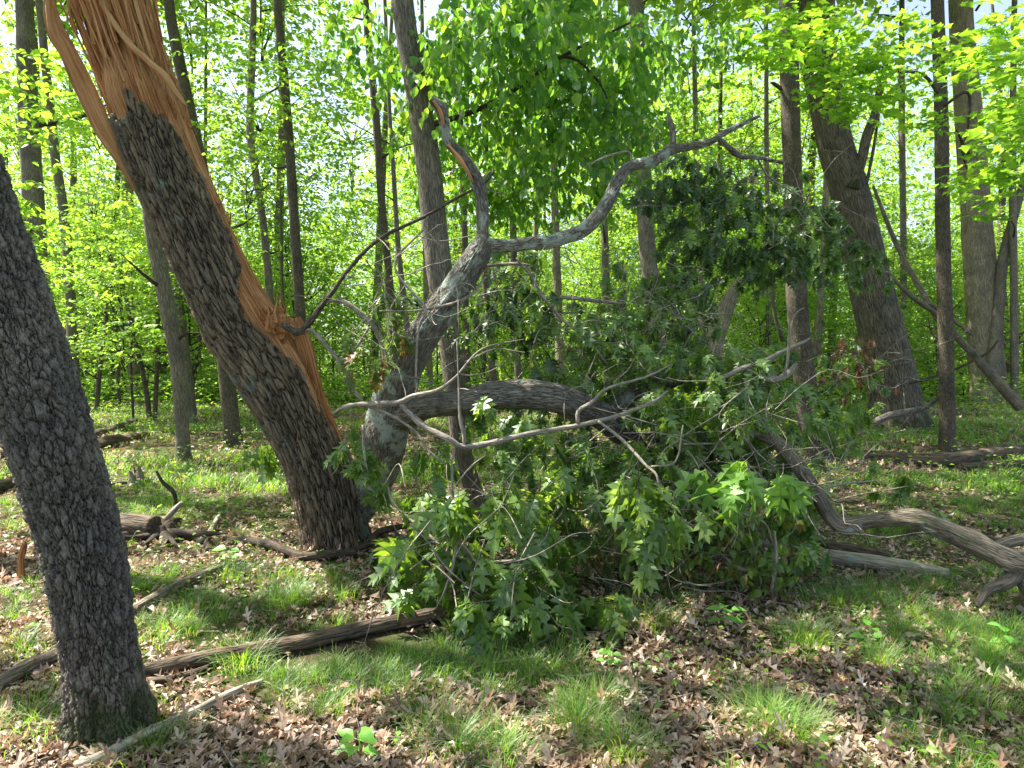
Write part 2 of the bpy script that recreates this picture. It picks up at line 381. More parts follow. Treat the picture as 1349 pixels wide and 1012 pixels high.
T_OAK = [oak_template(.15, .2, .03), oak_template(.4, .35, .06), oak_template(.05, .1, .08), oak_template(.6, .15, .05)]
T_OAKLO = [oak_template(.3, .3, .05, True), oak_template(.1, .2, .08, True)]
T_LIT = [oak_template(.25, .6, .2, True), oak_template(-.5, .2, .22, True), oak_template(.1, -.5, .25, True), oak_template(.6, .9, .1, True)]
for t_ in T_LIT: t_[0][:, 0] *= .78
T_OV = [ovate_template(.28, .3, .2), ovate_template(.33, .15, .35)]
T_MAP = [maple_template(), maple_template(.3, .05)]
T_RH = [rhomb_template()]

def place_leaves(temps, C, D, Nn, S, rs):
    """C centres (base), D direction, Nn approx normal, S size -> (V,[F],None)"""
    D = nrm(D); X = nrm(np.cross(D, Nn)); Z = np.cross(X, D)
    pick = rs.randint(len(temps), size=len(C)); out = []
    for k, (tv, tf) in enumerate(temps):
        m = pick == k
        if not m.any(): continue
        c, d, x, z, s = C[m], D[m], X[m], Z[m], S[m]
        xs = s * rs.uniform(.85, 1.15, len(s))
        V = c[:, None] + tv[None, :, 0:1] * x[:, None] * xs[:, None, None] + tv[None, :, 1:2] * d[:, None] * s[:, None, None] + tv[None, :, 2:3] * z[:, None] * s[:, None, None]
        n = len(c); F = tf[None] + (np.arange(n) * len(tv))[:, None, None]
        out.append((V.reshape(-1, 3), [F.reshape(-1, 3)], None))
    return out
def sticks(A, B, ra, rb):
    """thin 3-sided prisms from A to B"""
    n = len(A); T = nrm(B - A); u = nrm(np.cross(T, np.array([.3, .2, .93]))); v = np.cross(T, u); V = np.zeros((n, 6, 3))
    for k in range(3):
        a = k * 2 * math.pi / 3; d = math.cos(a) * u + math.sin(a) * v
        V[:, k] = A + d * np.reshape(ra, (-1, 1)); V[:, 3 + k] = B + d * np.reshape(rb, (-1, 1))
    q = np.array([(0, 1, 4, 3), (1, 2, 5, 4), (2, 0, 3, 5)])
    F = (q[None] + (np.arange(n) * 6)[:, None, None]).reshape(-1, 4)
    return V.reshape(-1, 3), [F], None

def spray(centers, rs, style, size, nleaf, length, temps):
    """each centre = one twig with leaves. returns leaf parts, twig part"""
    n = len(centers); az = rs.uniform(0, 2 * np.pi, n)
    if style == 'flat': el = rs.normal(-.05, .22, n)
    elif style == 'hang': el = rs.normal(-.75, .35, n)
    elif style == 'oak': el = rs.normal(-.5, .45, n)
    else: el = rs.normal(.3, .6, n)
    d = np.stack([np.cos(az) * np.cos(el), np.sin(az) * np.cos(el), np.sin(el)], 1)
    side = nrm(np.cross(d, [0, 0, 1.])); L = length * rs.uniform(.6, 1.3, n)
    A = centers - d * L[:, None] * .5; B = centers + d * L[:, None] * .5
    C, D, Nn, S = [], [], [], []
    for k in range(nleaf):
        if style == 'oak':
            t = rs.uniform(.55, 1.0, n); ang = rs.uniform(0, 2 * np.pi, n)
            up = np.cross(side, d); o = np.cos(ang)[:, None] * side + np.sin(ang)[:, None] * up
            dd = nrm(d * .6 + o * .7 + np.array([0, 0, -.95]) + rs.normal(0, .15, (n, 3)))
            nn = nrm(np.array([0, -.25, .8]) + o * .6 + rs.normal(0, .35, (n, 3)))
        else:
            t = np.full(n, (k + .7) / (nleaf + .2)) + rs.uniform(-.04, .04, n); sg = 1 if k % 2 else -1
            g = {'flat': -.12, 'hang': -.75}.get(style, 0.)
            dd = nrm(d * .55 + side * sg * (0 if k == nleaf - 1 else .9) + np.array([0, 0, g]) + rs.normal(0, .18, (n, 3)))
            nn = nrm(np.array([0, 0, 1.]) + rs.normal(0, .3 if style == 'flat' else .6, (n, 3)))
        C.append(A + (B - A) * t[:, None]); D.append(dd); Nn.append(nn); S.append(size * rs.uniform(.65, 1.2, n))
    lv = place_leaves(temps, np.vstack(C), np.vstack(D), np.vstack(Nn), np.concatenate(S), rs)
    tw = sticks(A, B, np.full(n, max(.0015, size * .018)), np.full(n, max(.0008, size * .008)))
    return lv, tw
def blob_px(rs, px, py, Y, rx, ry, dY, n):
    u = nrm(rs.normal(0, 1, (n, 3))) * (rs.uniform(.1, 1, (n, 1)) ** .45)
    return np.array([at(px + a * rx, py + b * ry, Y + c * dY) for a, b, c in u])
def foliage(root, regions, mat, temps, style, size, nleaf, length, seed, name='foliage', twigmat=None, keep_up=.06):
    for k, r in enumerate(regions): foliage1(root, r, mat, temps, style, size, nleaf, length, seed * 31 + k, name, twigmat, keep_up)
def foliage1(root, region, mat, temps, style, size, nleaf, length, seed, name, twigmat, keep_up):
    rs = np.random.RandomState(seed); C = blob_px(rs, *region)
    g = gz(C[:, 0], C[:, 1]) + keep_up; C[:, 2] = np.maximum(C[:, 2], g + rs.uniform(0, .12, len(C)))
    lv, tw = spray(C, rs, style, size, nleaf, length, temps)
    V, F, _ = join(lv); o = adopt(mesh_obj(name, V, F, mat, smooth=False), root) if root else mesh_obj(name, V, F, mat, smooth=False)
    V, F, A = tw; t = mesh_obj('twigs', V, F, twigmat or M['darktwig'], attr=V * [1, 1, 1]); t.parent = o
    return o

# ------------------------------------------------------------------ shared crown meshes
def crown_mesh(seed, n_cl, per, rad, leaf, temps, mat, flat=.3, clr=.55):
    """unit crown: clusters on layered limbs inside an ellipsoid; leaves fill each cluster"""
    rs = np.random.RandomState(seed); u = nrm(rs.normal(0, 1, (n_cl, 3))) * (rs.uniform(.08, 1, (n_cl, 1)) ** .42) * rad
    n = n_cl * per; ci = np.repeat(np.arange(n_cl), per); rr = clr * rs.uniform(.5, 1.3, n_cl)[ci]
    p = rs.normal(0, .5, (n, 3)) * rr[:, None]; p[:, 2] *= flat
    out = nrm(u[ci] * [1, 1, .1]); p += u[ci]; p[:, 2] -= .25 * np.linalg.norm((p - u[ci])[:, :2], axis=1)
    D = nrm(out * .5 + rs.normal(0, .6, (n, 3)) * [1, 1, .35] + [0, 0, -.15]); Nn = nrm(rs.normal(0, .38, (n, 3)) + [0, 0, 1])
    V, F, _ = join(place_leaves(temps, p, D, Nn, leaf * (.35 + 1.15 * rs.uniform(0, 1, n) ** 1.3), rs))
    o = mesh_obj('crown', V, F, mat, smooth=False, link=False)
    limbs = []
    for k in range(0, n_cl, 7):
        c = u[k]; m = c * .45 + [0, 0, -.25 * rad[2]] + rs.normal(0, .1, 3); s = np.array([0, 0, min(c[2], 0) * .9 - .35 * rad[2]])
        V, F, A = tube_data([s, m, c], [.02, .012, .005], seg=5, step=.5, wob=.1, caps=False); limbs.append((V, F, A))
    V, F, A = join(limbs); l = mesh_obj('limbs', V, F, M['darktwig'], attr=A, link=False)
    return o.data, l.data
CAN = [crown_mesh(s, 100, 32, np.array([3.0, 3.0, 2.2]), .15, T_RH, M['far_leaf'], .35, .6) for s in (1, 2, 3)]
CANS = [crown_mesh(s, 42, 26, np.array([3.0, 3.0, 2.2]), .16, T_RH, M['far_leaf'], .3, .5) for s in (11, 12)]
SAP = [crown_mesh(s, 64, 34, np.array([1.5, 1.5, 1.9]), .105, T_RH + T_OV[:1], M['far_leaf'], .16, .55) for s in (4, 5, 6)]
CANM = [crown_mesh(s, 200, 50, np.array([2.4, 2.4, 1.6]), .115, T_MAP, M['maple_leaf'], .2, .6) for s in (7, 8)]
def add_crown(root, kind, loc, sc, rot, parts=('crown', 'limbs')):
    for nm, me in zip(parts, kind):
        o = bpy.data.objects.new(nm, me); SC.collection.objects.link(o); o.parent = root
        o.location = tuple(np.array(loc) - np.array(root.location)); o.scale = sc if isinstance(sc, tuple) else (sc, sc, sc)
        o.rotation_euler = (0, 0, rot)

# ------------------------------------------------------------------ standing trees
CROWN_RS = np.random.RandomState(77)
def tree(name, label, cat, L, mat, Y=None, top=9.5, crowns=2, cs=1.2, seg=16, flare=.5, group=None, low=None, dead=False, kind=None, step=.08, seedv=None, wob=.06, **kw):
    """L from base upward: (px,py,width)"""
    if Y is None: Y = hit(L[0][0], L[0][1])[1]
    P, r = pts(L, Y); P = [p.copy() for p in P]
    P[0][2] = gz(P[0][0], Y) - .12 if abs(P[0][2] - gz(P[0][0], Y)) < 1.5 else P[0][2]
    d = nrm(P[-1] - P[-2]); d = nrm(d + np.array([0, 0, .6]))
    rest = top - P[-1][2]
    if rest > .5:
        P += [P[-1] + d * rest * .5, P[-1] + d * rest]; r += [r[-1] * .8, r[-1] * .3]
    root = thing(name, label, cat, tuple(P[0]), group); sv = seedv if seedv is not None else int(L[0][0]) % 17
    adopt(tube('trunk', P, r, mat, seg=seg, step=step, flare=flare, flare_h=max(.12, r[0] * 1.3), seed=sv, wob=wob, **kw), root)
    rs = CROWN_RS
    if Y > 9.5 and crowns:
        PP_, rr_ = resample(P, r, .25)
        for k in range(rs.randint(2, 6)):
            i = rs.randint(int(len(PP_) * .12), int(len(PP_) * .75)); a = rs.uniform(0, 6.28); L_ = rs.uniform(.3, 1.7) * (1 if Y < 16 else 1.4)
            d_ = np.array([math.cos(a), math.sin(a) * .6, rs.uniform(.1, .8)]); q_ = [PP_[i], PP_[i] + d_ * L_ * .5 + rs.normal(0, .06, 3), PP_[i] + d_ * L_ + rs.normal(0, .15, 3)]
            adopt(tube('branch', q_, [rr_[i] * .28 + .006, rr_[i] * .16 + .004, .004], M['darktwig'], seg=6, step=.15, wob=.1), root)
    for k in range(crowns):
        c = P[-1] + np.array([rs.uniform(-1.6, 1.6), rs.uniform(-1.6, 1.6), rs.uniform(-1.6, 1.2)]) * cs
        kn = kind or (CANS if Y < 21 else CAN); kd = kn[rs.randint(len(kn))]
        add_crown(root, kd, c, cs * rs.uniform(.85, 1.15), rs.uniform(0, 6.28))
    return root, P

cherry, cP = tree('cherry_tree', 'dark scaly barked tree leaning left in the near left foreground with mossy base', 'tree',
    [(146, 968, 86), (142, 930, 80), (132, 860, 82), (116, 760, 88), (98, 680, 94), (61, 560, 99), (20, 440, 100), (-15, 340, 100), (-62, 220, 98), (-110, 90, 94)],
    M['cherry'], top=8.5, crowns=1, cs=1.1, seg=420, step=.008, flare=.95, knots=14, wob=.04)

# ------------------------------------------------------------------ the snapped oak
def broken_tree():
    b = hit(440, 722); Y = b[1] + .05
    ax = [(446, 730, 84), (440, 700, 80), (430, 655, 82), (414, 600, 84), (372, 510, 96), (318, 425, 98), (286, 360, 92), (240, 260, 93), (203, 170, 92), (178, 100, 100), (160, 40, 96), (146, -20, 86), (130, -90, 70)]
    P, r = pts(ax, Y); root = thing('broken_tree', 'leaning oak trunk snapped off high up with splintered orange wood facing the camera', 'broken tree', tuple(b))
    P[0][2] = b[2] - .1
    sr = dict(seg=460, step=.009, wob=.05, flare=.22, flare_h=.25, seed=4)
    V, A, F, PP, rr, S, TH, T, N, B = tube_data(P, r, grid=True, **sr)
    th = (TH + np.pi) % (2 * np.pi) - np.pi
    right = 1 if (B[50][0] > 0) else -1; phi = th * right                # + = picture right, 0 = facing camera
    zpix = CY - (V[..., 2].mean(1) - CAM_Z) * FPX / Y - 36               # rough photo row of every ring
    rowv = np.repeat(zpix[:, None], V.shape[1], 1)
    nz = vnoise(np.stack([phi * 9, S * 3, S * 0 + 3.5], -1)) + .6 * vnoise(np.stack([phi * 26, S * 9, S * 0 + 8.5], -1))
    topcut = np.interp(phi, [-3.2, -2.2, -1.3, -1.05, -.8, -.45, -.2, 0., .15, .35, .6, 1., 3.2], [240, 250, 205, 150, 165, 168, 175, 140, 145, 160, 175, 200, 240]) + 12 * nz
    pc = np.interp(zpix, [150, 200, 260, 300, 330, 370, 400, 435, 470, 500, 560, 590, 620], [.6, .85, 1.05, 1.15, 1.25, 1.1, .6, .48, .7, .92, 1.1, 1.3, 2.6])[:, None] + .07 * nz
    strip = (phi > pc) & (phi < 2.5) & (rowv < 612)
    gone = (rowv < topcut) | strip
    # wood core, a little smaller than the bark, goes on above the break
    rid = vnoise(np.stack([np.cos(TH) * 9, np.sin(TH) * 9, S * .9], -1)) * .5 + vnoise(np.stack([np.cos(TH) * 24, np.sin(TH) * 24, S * 1.6 + 4], -1)) * .5
    cen = PP[:, None]; rid = rid * .5 + .5 * vnoise(np.stack([np.cos(TH) * 55, np.sin(TH) * 55, S * 2.2 + 4], -1)) - .5 * np.clip(vnoise(np.stack([np.cos(TH) * 14 + 7, np.sin(TH) * 14, S * .8 + 9], -1)) - .25, 0, 1) * 3
    W = cen + (V - cen) * (.90 + .085 * rid)[..., None]
    upper = rowv < 120
    taper = np.clip((zpix + 60) / 200, .25, 1)[:, None, None]; W = cen + (W - cen) * taper
    wf = F[(rowv.ravel()[F[:, 0]] < 640) & (rowv.ravel()[F[:, 0]] > 48 + 60 * vnoise(np.stack([phi * 5, phi * 0, phi * 0 + 2.2], -1)).ravel()[F[:, 0]])]
    adopt(mesh_obj('inner_wood', W.reshape(-1, 3), [wf], M['wood'], attr=A.reshape(-1, 3)), root)
    # bark sheet with a thick torn rim
    g = gone.ravel(); keep = ~(g[F].any(1)); used = np.zeros(len(g), bool); used[F[keep].ravel()] = True
    bnd = np.zeros(len(g), bool); rm = F[~keep]; bnd[rm.ravel()] = True; bnd &= used
    Vb = V.reshape(-1, 3).copy(); cc = np.repeat(PP, V.shape[1], 0)
    Vb[bnd] = cc[bnd] + (Vb[bnd] - cc[bnd]) * .88
    adopt(mesh_obj('bark', Vb, [F[keep]], M['oakbark'], attr=A.reshape(-1, 3)), root)
    rs = np.random.RandomState(3); sh = []
    def shard(base, d, L, wd, th_, bend=0., seedk=0, point=.05):
        d = nrm(d); s = nrm(np.cross(d, [0, -1., .01])); k = 9; out = []
        side = nrm(s * math.cos(seedk) + np.cross(s, d) * math.sin(seedk)); up = np.cross(d, side)
        t = np.linspace(0, 1, k); wv = wd * (1 - (1 - point) * t ** rs.uniform(1.2, 3.5)) * (1 + .25 * np.sin(t * 9 + rs.uniform(0, 6)) * t)
        c = base + np.outer(t * L, d) + np.outer(bend * t ** 2 * L, side) + np.outer(.012 * np.sin(t * 7 + rs.uniform(0, 6)), side)
        V = np.zeros((k, 4, 3)); 
        for q, (a, b2) in enumerate(((-.5, -.5), (.5, -.35), (.5, .5), (-.45, .4))):
            V[:, q] = c + np.outer(wv * a, side) + np.outer(th_ * b2 * (1 - .7 * t), up)
        i = np.arange(k - 1)[:, None] * 4; j = np.arange(4)[None]
        F = np.stack([i + j, i + (j + 1) % 4, i + 4 + (j + 1) % 4, i + 4 + j], -1).reshape(-1, 4)
        Ac = np.stack([np.broadcast_to(np.array([-.5, .5, .5, -.5]) * wd, (k, 4)) + base[0] * 3, np.zeros((k, 4)) + seedk + base[1], np.repeat((t * L)[:, None], 4, 1)], -1)
        return V.reshape(-1, 3), [F, np.array([[0, 3, 2, 1], [k * 4 - 4, k * 4 - 3, k * 4 - 2, k * 4 - 1]])], Ac.reshape(-1, 3)
    def ring(row): return int(np.argmin(np.abs(zpix - row)))
    big = []
    for k in range(330):                                                  # the tall fibres above the bark
        row = rs.uniform(40, 205); i = ring(row); a = rs.uniform(-np.pi, np.pi); q = rs.uniform(.45, 1.0)
        c = PP[i] + rr[i] * q * .93 * (np.cos(a) * N[i] + np.sin(a) * B[i] ) - T[i] * .05
        L = (row - rs.choice([-70, -40, -110, 5, 30, 60], p=[.25, .2, .2, .15, .1, .1])) * pxm(Y) * 1.08 + .1
        off = (c - PP[i]) / rr[i]
        big.append(shard(c, T[i] + off * rs.uniform(-.04, .1) + rs.normal(0, .02, 3), max(.15, L), rs.choice([.008, .014, .02, .034]) * rs.uniform(.7, 1.3), rs.uniform(.005, .015), rs.uniform(-.05, .05), rs.uniform(-.7, .7)))
    for row, dx, L_, wd in ((60, -50, 75, .022), (52, -42, 80, .012), (50, -36, 90, .012), (48, -25, 75, .02), (50, -14, 90, .02), (80, 5, 150, .04), (90, 30, 170, .05), (100, 40, 190, .04), (120, 46, 90, .025), (60, 12, 110, .03)):
        i = ring(row); c = PP[i] + np.array([dx * pxm(Y), -.1, 0])
        big.append(shard(c, T[i] + [.02 * np.sign(dx), 0, 0], L_ * pxm(Y) * 1.3, wd, .02, rs.uniform(-.03, .06)))
    for k in range(110):                                                   # small splinters along the torn strip
        row = rs.choice([rs.uniform(250, 345), rs.uniform(500, 600), rs.uniform(100, 190)]); i = ring(row); a = rs.uniform(.7, 1.7) * right
        c = PP[i] + rr[i] * .93 * (np.cos(a) * N[i] + np.sin(a) * B[i])
        o = nrm(c - PP[i]); sg = rs.choice([1, 1, -1])
        big.append(shard(c - T[i] * .03 * sg, T[i] * sg + o * rs.uniform(.1, .45), rs.uniform(.05, .2), rs.uniform(.004, .014), .005, 0, rs.uniform(-1, 1)))
    for k in range(70):                                                   # loose hair-thin fibres
        row = rs.uniform(60, 590); i = ring(row); a = rs.uniform(-1.0 if row < 150 else .9, 1.5) * right
        c = PP[i] + rr[i] * .97 * (np.cos(a) * N[i] + np.sin(a) * B[i]); o = nrm(c - PP[i])
        big.append(shard(c, T[i] * rs.choice([1, -1]) + o * rs.uniform(.05, .8) + rs.normal(0, .2, 3), rs.uniform(.05, .16), .003, .002, rs.uniform(-.5, .5), rs.uniform(-1, 1)))
    V_, F_, A_ = join(big); adopt(mesh_obj('splinters', V_, F_, M['wood'], attr=A_, smooth=False), root)
    # pale ridge running down the break face
    L = [(128, -8, 5), (142, 18, 6), (168, 55, 8), (196, 82, 9), (216, 100, 10), (232, 122, 7), (246, 140, 3)]
    p, q = pts(L, Y - .27); adopt(tube('splinter_ridge', p, q, M['wood_pale'], seg=8, step=.03, wob=.2), root)
    # slab peeled away to the left
    L = [(68, -60, 12), (66, 0, 15), (72, 38, 22), (88, 68, 24), (104, 100, 24), (122, 140, 25), (140, 175, 24), (154, 200, 20), (165, 222, 12), (182, 255, 6), (192, 275, 2)]
    p, q = pts(L, Y - .1); V_, F_, A_ = tube_data(p, q, seg=40, step=.012, wob=.16, seed=2)
    V_[:, 1] = (V_[:, 1] - (Y - .1)) * .35 + (Y - .1)
    rid = vnoise(A_ * [70, 70, 3]); V_[:, 1] += .012 * rid + .012 * vnoise(A_ * [25, 25, 2])
    adopt(mesh_obj('peeled_slab', V_, F_, M['wood_pale'], attr=A_), root)
    # torn knot where the side limb ripped out
    kn = at(362, 432, Y - .12); th_, ph_ = np.meshgrid(np.linspace(0, np.pi, 60), np.linspace(0, 2 * np.pi, 90, endpoint=False), indexing='ij')
    U = np.stack([np.sin(th_) * np.cos(ph_), np.sin(th_) * np.sin(ph_), np.cos(th_)], -1)
    rr_ = 1 + .35 * vnoise(U * 2.2 + 5) + .22 * vnoise(U * [7, 7, 3] + 2) + .08 * vnoise(U * 16)
    V_ = (kn + U * rr_[..., None] * np.array([.135, .12, .10])).reshape(-1, 3)
    i = np.arange(59)[:, None] * 90; j = np.arange(90)[None]
    F_ = np.stack([i + j, i + 90 + j, i + 90 + (j + 1) % 90, i + (j + 1) % 90], -1).reshape(-1, 4)
    adopt(mesh_obj('torn_knot', V_, [F_], M['wood'], attr=V_ * [1, 1, 1]), root)
    kp = []
    for k in range(60):
        a = rs.uniform(-1.2, 1.2); d = np.array([math.sin(a) + .3, rs.uniform(-.8, .1), 1.1 * abs(math.cos(a)) + .1])
        kp.append(shard(kn + rs.normal(0, .05, 3) + [.02, -.03, .02], d, rs.uniform(.07, .2) * (1.3 if abs(a) < .3 else .8), rs.uniform(.012, .035), .01, rs.uniform(-.3, .3), rs.uniform(-1, 1)))
    V_, F_, A_ = join(kp); adopt(mesh_obj('knot_splinters', V_, F_, M['wood'], attr=A_, smooth=False), root)
    # the long strip split off below the knot
    L = [(388, 420, 16), (400, 450, 22), (412, 500, 24), (424, 545, 22), (440, 575, 16), (455, 605, 7)]
    p, q = pts(L, Y - .06); V_, F_, A_ = tube_data(p, q, seg=40, step=.012, wob=.2, seed=6)
    V_[:, 1] = (V_[:, 1] - (Y - .06)) * .3 + (Y - .06); V_[:, 1] += .008 * vnoise(A_ * [60, 60, 3])
    adopt(mesh_obj('split_strip', V_, F_, M['wood'], attr=A_), root)
    L = [(372, 455, 14), (392, 490, 22), (404, 515, 18), (418, 545, 8)]
    p, q = pts(L, Y - .16); V_, F_, A_ = tube_data(p, q, seg=30, step=.012, wob=.25, seed=9)
    V_[:, 1] = (V_[:, 1] - (Y - .16)) * .3 + (Y - .16)
    adopt(mesh_obj('split_strip', V_, F_, M['wood'], attr=A_), root)
    # dead side branch with its twigs
    for L, nm in (([(372, 428, 9), (392, 438, 11), (402, 432, 9), (420, 408, 8), (438, 385, 6), (462, 352, 5), (500, 315, 5), (560, 285, 4.5), (600, 262, 4), (640, 240, 3), (652, 224, 2)], 'side_branch'),
                  ([(396, 436, 7), (412, 436, 6), (430, 456, 6), (450, 480, 5.5), (466, 512, 5), (478, 530, 4.5)], 'side_branch'),
                  ([(428, 398, 5), (450, 397, 6), (474, 412, 7), (492, 430, 7), (504, 455, 7), (509, 488, 6)], 'side_branch'),
                  ([(450, 472, 3.5), (466, 462, 3.5), (478, 445, 3), (486, 432, 3)], 'side_branch'),
                  ([(630, 245, 3), (648, 225, 2), (645, 250, 1.5), (668, 256, 1.5)], 'side_branch'), ([(564, 284, 2.5), (560, 300, 2), (585, 330, 1.5)], 'side_branch')):
        p, q = pts(L, Y - .35); adopt(tube(nm, p, q, M['stick'] if L[0][2] < 8 else M['brownbark'], seg=9, step=.03, wob=.12), root)
    return root, Y
BT, YB = broken_tree()

